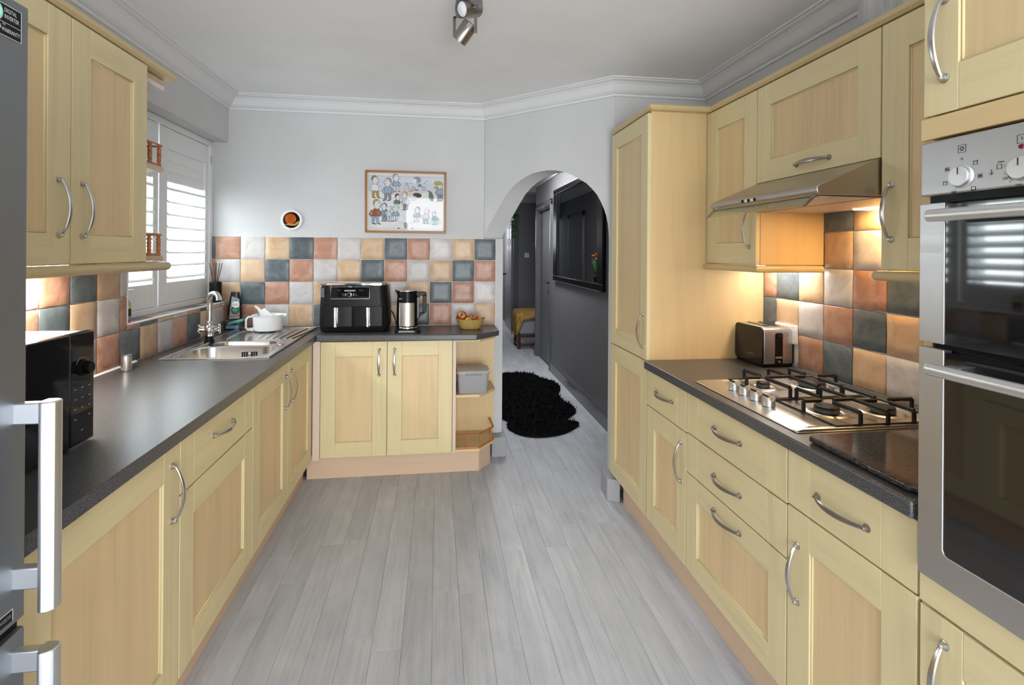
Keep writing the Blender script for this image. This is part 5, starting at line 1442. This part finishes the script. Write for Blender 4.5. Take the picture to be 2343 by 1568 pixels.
for y in (2.225, 2.155):
    for dy, dz in ((0, .016), (-.011, -.006), (.011, -.006)): ss.box(1.6062, 1.608, y + dy - .0022, y + dy + .0022, 1.052 + dz - .003, 1.052 + dz + .003)
ss.build('pin_holes', 'black_mark', t)
for y in (2.20, 2.18): MB().box(1.605, 1.608, y - .005, y + .005, 1.076, 1.090).build('rocker', 'white_plate', t, bev=.001)
MB().box(1.585, 1.6062, 2.205, 2.25, 1.034, 1.072).build('plug', 'white_plate', t, bev=.004)
sl = [(1.012, .985), (1.036, .958), (1.47, .958), (1.47, 1.290), (1.030, 1.290), (1.012, 1.278)]
t = thing('chopping_slab', 'dark polished granite slab lying on the worktop before the oven', 'chopping board', (1.24, 1.12, WT))
MB().prism(sl, WT + .004, WT + .019, xyz).build('slab', ['granite'], t, bev=.004, seg=3)
for x, y in ((1.06, 1.0), (1.06, 1.25), (1.42, 1.0), (1.42, 1.25)): MB().cyl((x, y, WT + .0004), (x, y, WT + .0042), .012).build('foot', 'rubber', t)

# ---------------------------------------------------------------- strip lights under the wall cupboards
for (nm, lb_, x0, x1, y0, y1, z, e) in (('strip_light', 'lit strip lamp under the left wall cupboard above the microwave', -1.30, -1.268, 1.56, 1.98, 1.3795, 5.0), ('strip_light', 'lit strip lamp under the narrow wall cupboard beside the larder', 1.545, 1.578, 2.02, 2.32, 1.3795, .65)):
    t = thing(nm, lb_, 'lamp', ((x0 + x1) / 2, (y0 + y1) / 2, z))
    MB().box(x0 - .006, x1 + .006, y0 - .01, y1 + .01, z - .008, z).build('housing', 'gloss_white', t)
    MB().box(x0, x1, y0, y1, z - .014, z - .0082).build('diffuser', 'lamp_cool', t, bev=.002)
    l = bpy.data.lights.new('strip_light_glow', 'AREA'); l.shape = 'RECTANGLE'; l.size, l.size_y, l.energy, l.color = x1 - x0, y1 - y0, e, (1.0, .94, .84)
    lo = bpy.data.objects.new('strip_light_glow', l); COL.objects.link(lo); lo.location = ((x0 + x1) / 2, (y0 + y1) / 2, z - .016)

# ---------------------------------------------------------------- ceiling spotlights
t = thing('ceiling_spotlights', 'brushed steel ceiling spotlight bar with swivelling cylindrical heads', 'ceiling light', (.105, 1.9, ZC))
MB().box(.080, .130, 1.30, 2.02, ZC - .022, ZC - .0005).build('ceiling_bar', 'bronze_steel', t, bev=.003)
def spot(cx, cy, top, drop, ang, d):
    """U-shaped yoke with a cylindrical head; d = direction the head points"""
    a = Vector((math.cos(ang), math.sin(ang), 0)); n_ = Vector((-a.y, a.x, 0)); c = Vector((cx, cy, 0))
    T = lambda x, y, z: tuple(c + a * x + n_ * y + Vector((0, 0, z)))
    yk = MB().box(-.052, .052, -.010, .010, top - .003, top, 0, T)
    for s_ in (-1, 1): yk.box(s_ * .052 - .0015, s_ * .052 + .0015, -.010, .010, top - drop, top, 0, T)
    yk.cyl((cx, cy, top), (cx, cy, ZC - .001), .008)
    o = yk.build('yoke', 'bronze_steel', t, bev=.001)
    d = Vector(d).normalized(); p = c + Vector((0, 0, top - drop + .012))
    ax = a
    hd = MB().lathe([(.030, -.045), (.0325, -.042), (.0325, .042), (.030, .042), (.029, .030), (.0, .030)], p, d, 32)
    hd.cyl(p - a * .053, p + a * .053, .0045)
    h_ = hd.build('spot_head', 'bronze_steel', o, angle=40)
    MB().lathe([(.0285, .031), (.026, .035), (.012, .040), (.0, .041)], p, d, 24).build('bulb', 'bulb', h_)
spot(.108, 2.135, 2.412, .086, -.62, (-.046, .034, -.060))
spot(.112, 1.925, 2.412, .086, -.62, (-.066, -.052, -.032))

# ---------------------------------------------------------------- basket on top of the right wall cupboards
t = thing('storage_basket', 'large grey ribbed oval basket on top of the right wall cupboards', 'basket', (1.48, 1.20, 2.145))
rs = []
for j in range(14):
    z = j / 13; w_ = .78 + .22 * math.sin(PI * min(z * .62 + .18, 1))
    rs.append([(1.482 + .128 * w_ * (1 + .012 * (i % 2)) * math.cos(2 * PI * i / 96), 1.19 + .43 * w_ * (1 + .008 * (i % 2)) * math.sin(2 * PI * i / 96), 2.1455 + .215 * z) for i in range(96)])
MB().rings(rs).build('basket_body', 'wicker_grey', t, angle=20)

# ---------------------------------------------------------------- hallway furnishings
t = thing('fur_rug', 'black shaggy scalloped fur rug on the hallway floor', 'rug', (.87, 4.9, 0))
outl = [(.62, 5.78), (.755, 5.93), (1.02, 5.92), (1.13, 5.80), (1.17, 5.66), (1.275, 5.48), (1.285, 5.24), (1.21, 5.02), (1.205, 4.78), (1.245, 4.62), (1.23, 4.44), (1.13, 4.30), (1.105, 4.22), (1.165, 4.16), (1.15, 4.08), (.993, 3.925), (.807, 3.872), (.66, 3.93), (.575, 4.10), (.60, 4.25), (.53, 4.42), (.50, 4.62), (.535, 4.85), (.49, 5.10), (.50, 5.35), (.55, 5.55)]
def smooth_loop(p, k=5):
    out = []
    for i in range(len(p)):
        a, b_, c, d = (Vector(p[(i + j) % len(p)]) for j in (-1, 0, 1, 2))
        for q in range(k):
            t_ = q / k
            v = .5 * ((2 * b_) + (c - a) * t_ + (2 * a - 5 * b_ + 4 * c - d) * t_ ** 2 + (3 * b_ - a - 3 * c + d) * t_ ** 3)
            out.append((max(v.x, .485), v.y))
    return out
outl = smooth_loop(outl)
MB().prism(outl, .0006, .018, xyz).build('hide', 'fur', t)
def inside(x, y):
    c = False
    for i in range(len(outl)):
        (xa, ya), (xb, yb) = outl[i - 1], outl[i]
        if (ya > y) != (yb > y) and x < (xb - xa) * (y - ya) / (yb - ya) + xa: c = not c
    return c
rf = random.Random(5); tf = MB(); cnt_ = 0
while cnt_ < 12000:
    x, y = rf.uniform(.48, 1.30), rf.uniform(3.86, 5.94)
    if not inside(x, y): continue
    a = rf.uniform(0, 2 * PI); l_ = rf.uniform(.02, .045); h_ = rf.uniform(.018, .05)
    dx, dy = math.cos(a) * l_, math.sin(a) * l_
    tf.v += [(x - dy * .16, y + dx * .16, .012), (x + dy * .16, y - dx * .16, .012), (x + dx, y + dy, h_)]; k = len(tf.v); tf.f.append((k - 3, k - 2, k - 1)); tf.m.append(0); cnt_ += 1
stuff(tf.build('pile', 'fur', t, smooth=False, recalc=False))

t = thing('wall_mirror', 'large black framed mirror hanging on the grey hallway wall', 'mirror', (XH - .001, 4.94, 1.10))
my0, my1, mz0, mz1 = 4.045, 5.86, 1.105, 2.150
fm = MB(); fw = .155; fz = .062
for (a, c, e, g_) in ((my0, my1, mz0, mz0 + fz), (my0, my1, mz1 - fz, mz1), (my0, my0 + fw, mz0 + fz, mz1 - fz), (my1 - fw - .02, my1, mz0 + fz, mz1 - fz)): fm.box(XH - .032, XH - .001, a, c, e, g_)
fm.build('frame', 'black', t, bev=.010, seg=3)
for z in (mz0 - .004, mz1 - .008): MB().box(XH - .030, XH - .004, my0 + .10, my1 - .06, z, z + .010).build('bevel_glint', 'alu', t, bev=.002)  # pale strips stand in for floor light reflected on the frame's bevel
for z in (mz0 + fz - .010, mz1 - fz): MB().box(XH - .024, XH - .006, my0 + fw - .02, my1 - fw, z, z + .010).build('inner_strip', 'bronze_steel', t)
MB().box(XH - .014, XH - .010, my0 + .12, my1 - .14, mz0 + .04, mz1 - .04).build('glass', 'mirror', t)

t = thing('upholstered_bench', 'small dark wood bench with grey upholstered seat in the hallway', 'bench', (1.5, 7.65, 0))
for x in (1.205, 1.86):
    for y in (7.47, 7.83):
        MB().lathe([(.020, .001), (.026, .02), (.020, .05), (.024, .10), (.024, .26)], (x, y, 0), n=12).build('leg', 'dark_wood', t)
fr = MB().box(1.185, 1.88, 7.45, 7.485, .17, .215).box(1.185, 1.88, 7.815, 7.85, .17, .215).box(1.185, 1.22, 7.485, 7.815, .17, .215).box(1.845, 1.88, 7.485, 7.815, .17, .215)
fr.box(1.205, 1.86, 7.458, 7.482, .045, .085).box(1.195, 1.215, 7.48, 7.82, .045, .085)
fr.build('frame', 'dark_wood', t, bev=.004)
MB().box(1.182, 1.885, 7.447, 7.853, .2155, .535).build('seat', 'fabric', t, bev=.03, seg=4)
t = thing('mustard_throw', 'mustard patterned throw draped over the bench corner', 'throw', (1.5, 7.6, .53))
rs = []; k = 14
sec = [(1.162, .205), (1.160, .30), (1.164, .42), (1.170, .50), (1.190, .545), (1.26, .552), (1.45, .553), (1.70, .552)]
rt2 = random.Random(9)
vs = []; fs_ = []
ny = 16
for j in range(ny):
    y = 7.425 + .44 * j / (ny - 1)
    for i, (x, z) in enumerate(sec):
        wob = .010 * math.sin(j * 1.9 + i) if i < 4 else .004 * math.sin(j * 2.3 + i)
        zz = z + (.05 * math.sin(j * .8) if i == 0 else 0)
        vs.append((x - abs(wob), y, zz + (wob * .4 if i > 4 else 0)))
ns = len(sec)
for j in range(ny - 1):
    for i in range(ns - 1): fs_.append((j * ns + i, j * ns + i + 1, (j + 1) * ns + i + 1, (j + 1) * ns + i))
# front hang: drops lower at the corner
fr0 = len(vs)
for r in range(4):
    for i in range(3, ns):
        x = sec[i][0]; drop = (.30 if i <= 4 else .12 if i == 5 else .09) * (r + 1) / 4
        vs.append((x - (.012 if i == 3 else 0), 7.425 - .010 - .006 * math.sin(i * 2 + r), sec[i][1] - drop))
nf = ns - 3
for i in range(nf - 1): fs_.append((3 + i, 3 + i + 1, fr0 + i + 1, fr0 + i))
for r in range(3):
    for i in range(nf - 1): fs_.append((fr0 + r * nf + i, fr0 + r * nf + i + 1, fr0 + (r + 1) * nf + i + 1, fr0 + (r + 1) * nf + i))
mb = MB().add(vs, fs_)
o = mb.build('cloth', 'throw', t, angle=80)
md = o.modifiers.new('thickness', 'SOLIDIFY'); md.thickness = .006; md.offset = 1

t = thing('wall_shelf', 'small white bracket shelf above the far hallway door', 'shelf', (1.2, YH - .1, 2.13))
MB().box(1.02, 1.345, YH - .16, YH - .019, 2.130, 2.150).build('board', 'gloss_white', t)
MB().prism([(YH - .019, 2.1295), (YH - .13, 2.1295), (YH - .019, 2.122)], 1.20, 1.22, lambda a, c, h: (h, a, c)).build('bracket', 'gloss_white', t)
t = thing('trailing_plant', 'green trailing plant hanging from the small white shelf', 'plant', (1.31, YH - .10, 2.151))
MB().lathe([(.028, .0005), (.036, .06), (.034, .06), (.0, .05)], (1.31, YH - .10, 2.151), n=18).build('pot', 'white_plate', t)
rl = random.Random(4)
for k in range(200):
    z = rl.uniform(1.70, 2.27) if k > 30 else rl.uniform(2.16, 2.30)
    x = 1.345 + rl.uniform(-.038, .030) * (1 if z > 1.9 else .7); y = YH - .18 + rl.uniform(-.03, .02)
    a = rl.uniform(0, 2 * PI); l_ = .040; dx, dy = math.cos(a) * l_, math.sin(a) * l_
    MB().add([(x, y, z), (x + dx * .5 - dy * .4, y + dy * .5 + dx * .4, z - .006), (x + dx, y + dy, z - .022), (x + dx * .5 + dy * .4, y + dy * .5 - dx * .4, z - .006)], [(0, 1, 2, 3)]).build('leaf', 'leaf', t, origin=(x, y, z), smooth=False, recalc=False)

t = thing('console_table', 'narrow dark wood console table along the left hallway wall', 'table', (.60, 6.7, 0))
MB().box(.474, .725, 6.25, 7.15, .98, 1.005).build('top', 'dark_wood', t, bev=.003)
for x in (.495, .70):
    for y in (6.28, 7.12): MB().box(x - .015, x + .015, y - .015, y + .015, .0006, .98).build('leg', 'dark_wood', t)
t = thing('potted_flowers', 'potted plant with orange flowers on the console table, reflected in the mirror', 'plant', (.60, 6.55, 1.0055))
MB().lathe([(.045, .0005), (.062, .10), (.058, .10), (.0, .085)], (.60, 6.55, 1.0055), n=20).build('pot', 'black_satin', t)
for k in range(60):
    a = rl.uniform(0, 2 * PI); r_ = rl.uniform(.02, .17); h_ = rl.uniform(.12, .36)
    x, y = .60 + math.cos(a) * r_ * .6, 6.55 + math.sin(a) * r_
    MB().add([(.60, 6.55, 1.10), (.60 + (x - .60) * .6 + .012, 6.55 + (y - 6.55) * .6, 1.005 + h_ * .8), (x, y, 1.005 + h_), (.60 + (x - .60) * .6 - .012, 6.55 + (y - 6.55) * .6 + .012, 1.005 + h_ * .8)], [(0, 1, 2, 3)]).build('leaf', 'leaf', t, smooth=False, recalc=False)
for (dx, dy, h_) in ((.02, .16, .38), (-.02, -.06, .37), (.03, -.02, .34), (.0, .07, .40)):
    MB().ball((.60 + dx, 6.55 + dy, 1.005 + h_), .028, .028, .018, 10, 7).build('flower', 'orange_petal', t)
d3 = MB().box(.4705, .484, 7.70, 8.52, .005, 2.0)
d3 = struct(d3.build('door_3', 'hall', bev=.003))
tr = MB().box(.4705, .490, 7.62, 7.70, 0, 2.08).box(.4705, .490, 8.52, 8.60, 0, 2.08).box(.4705, .490, 7.62, 8.60, 2.0, 2.08)
struct(tr.build('trim_11', 'hall_trim', bev=.004))
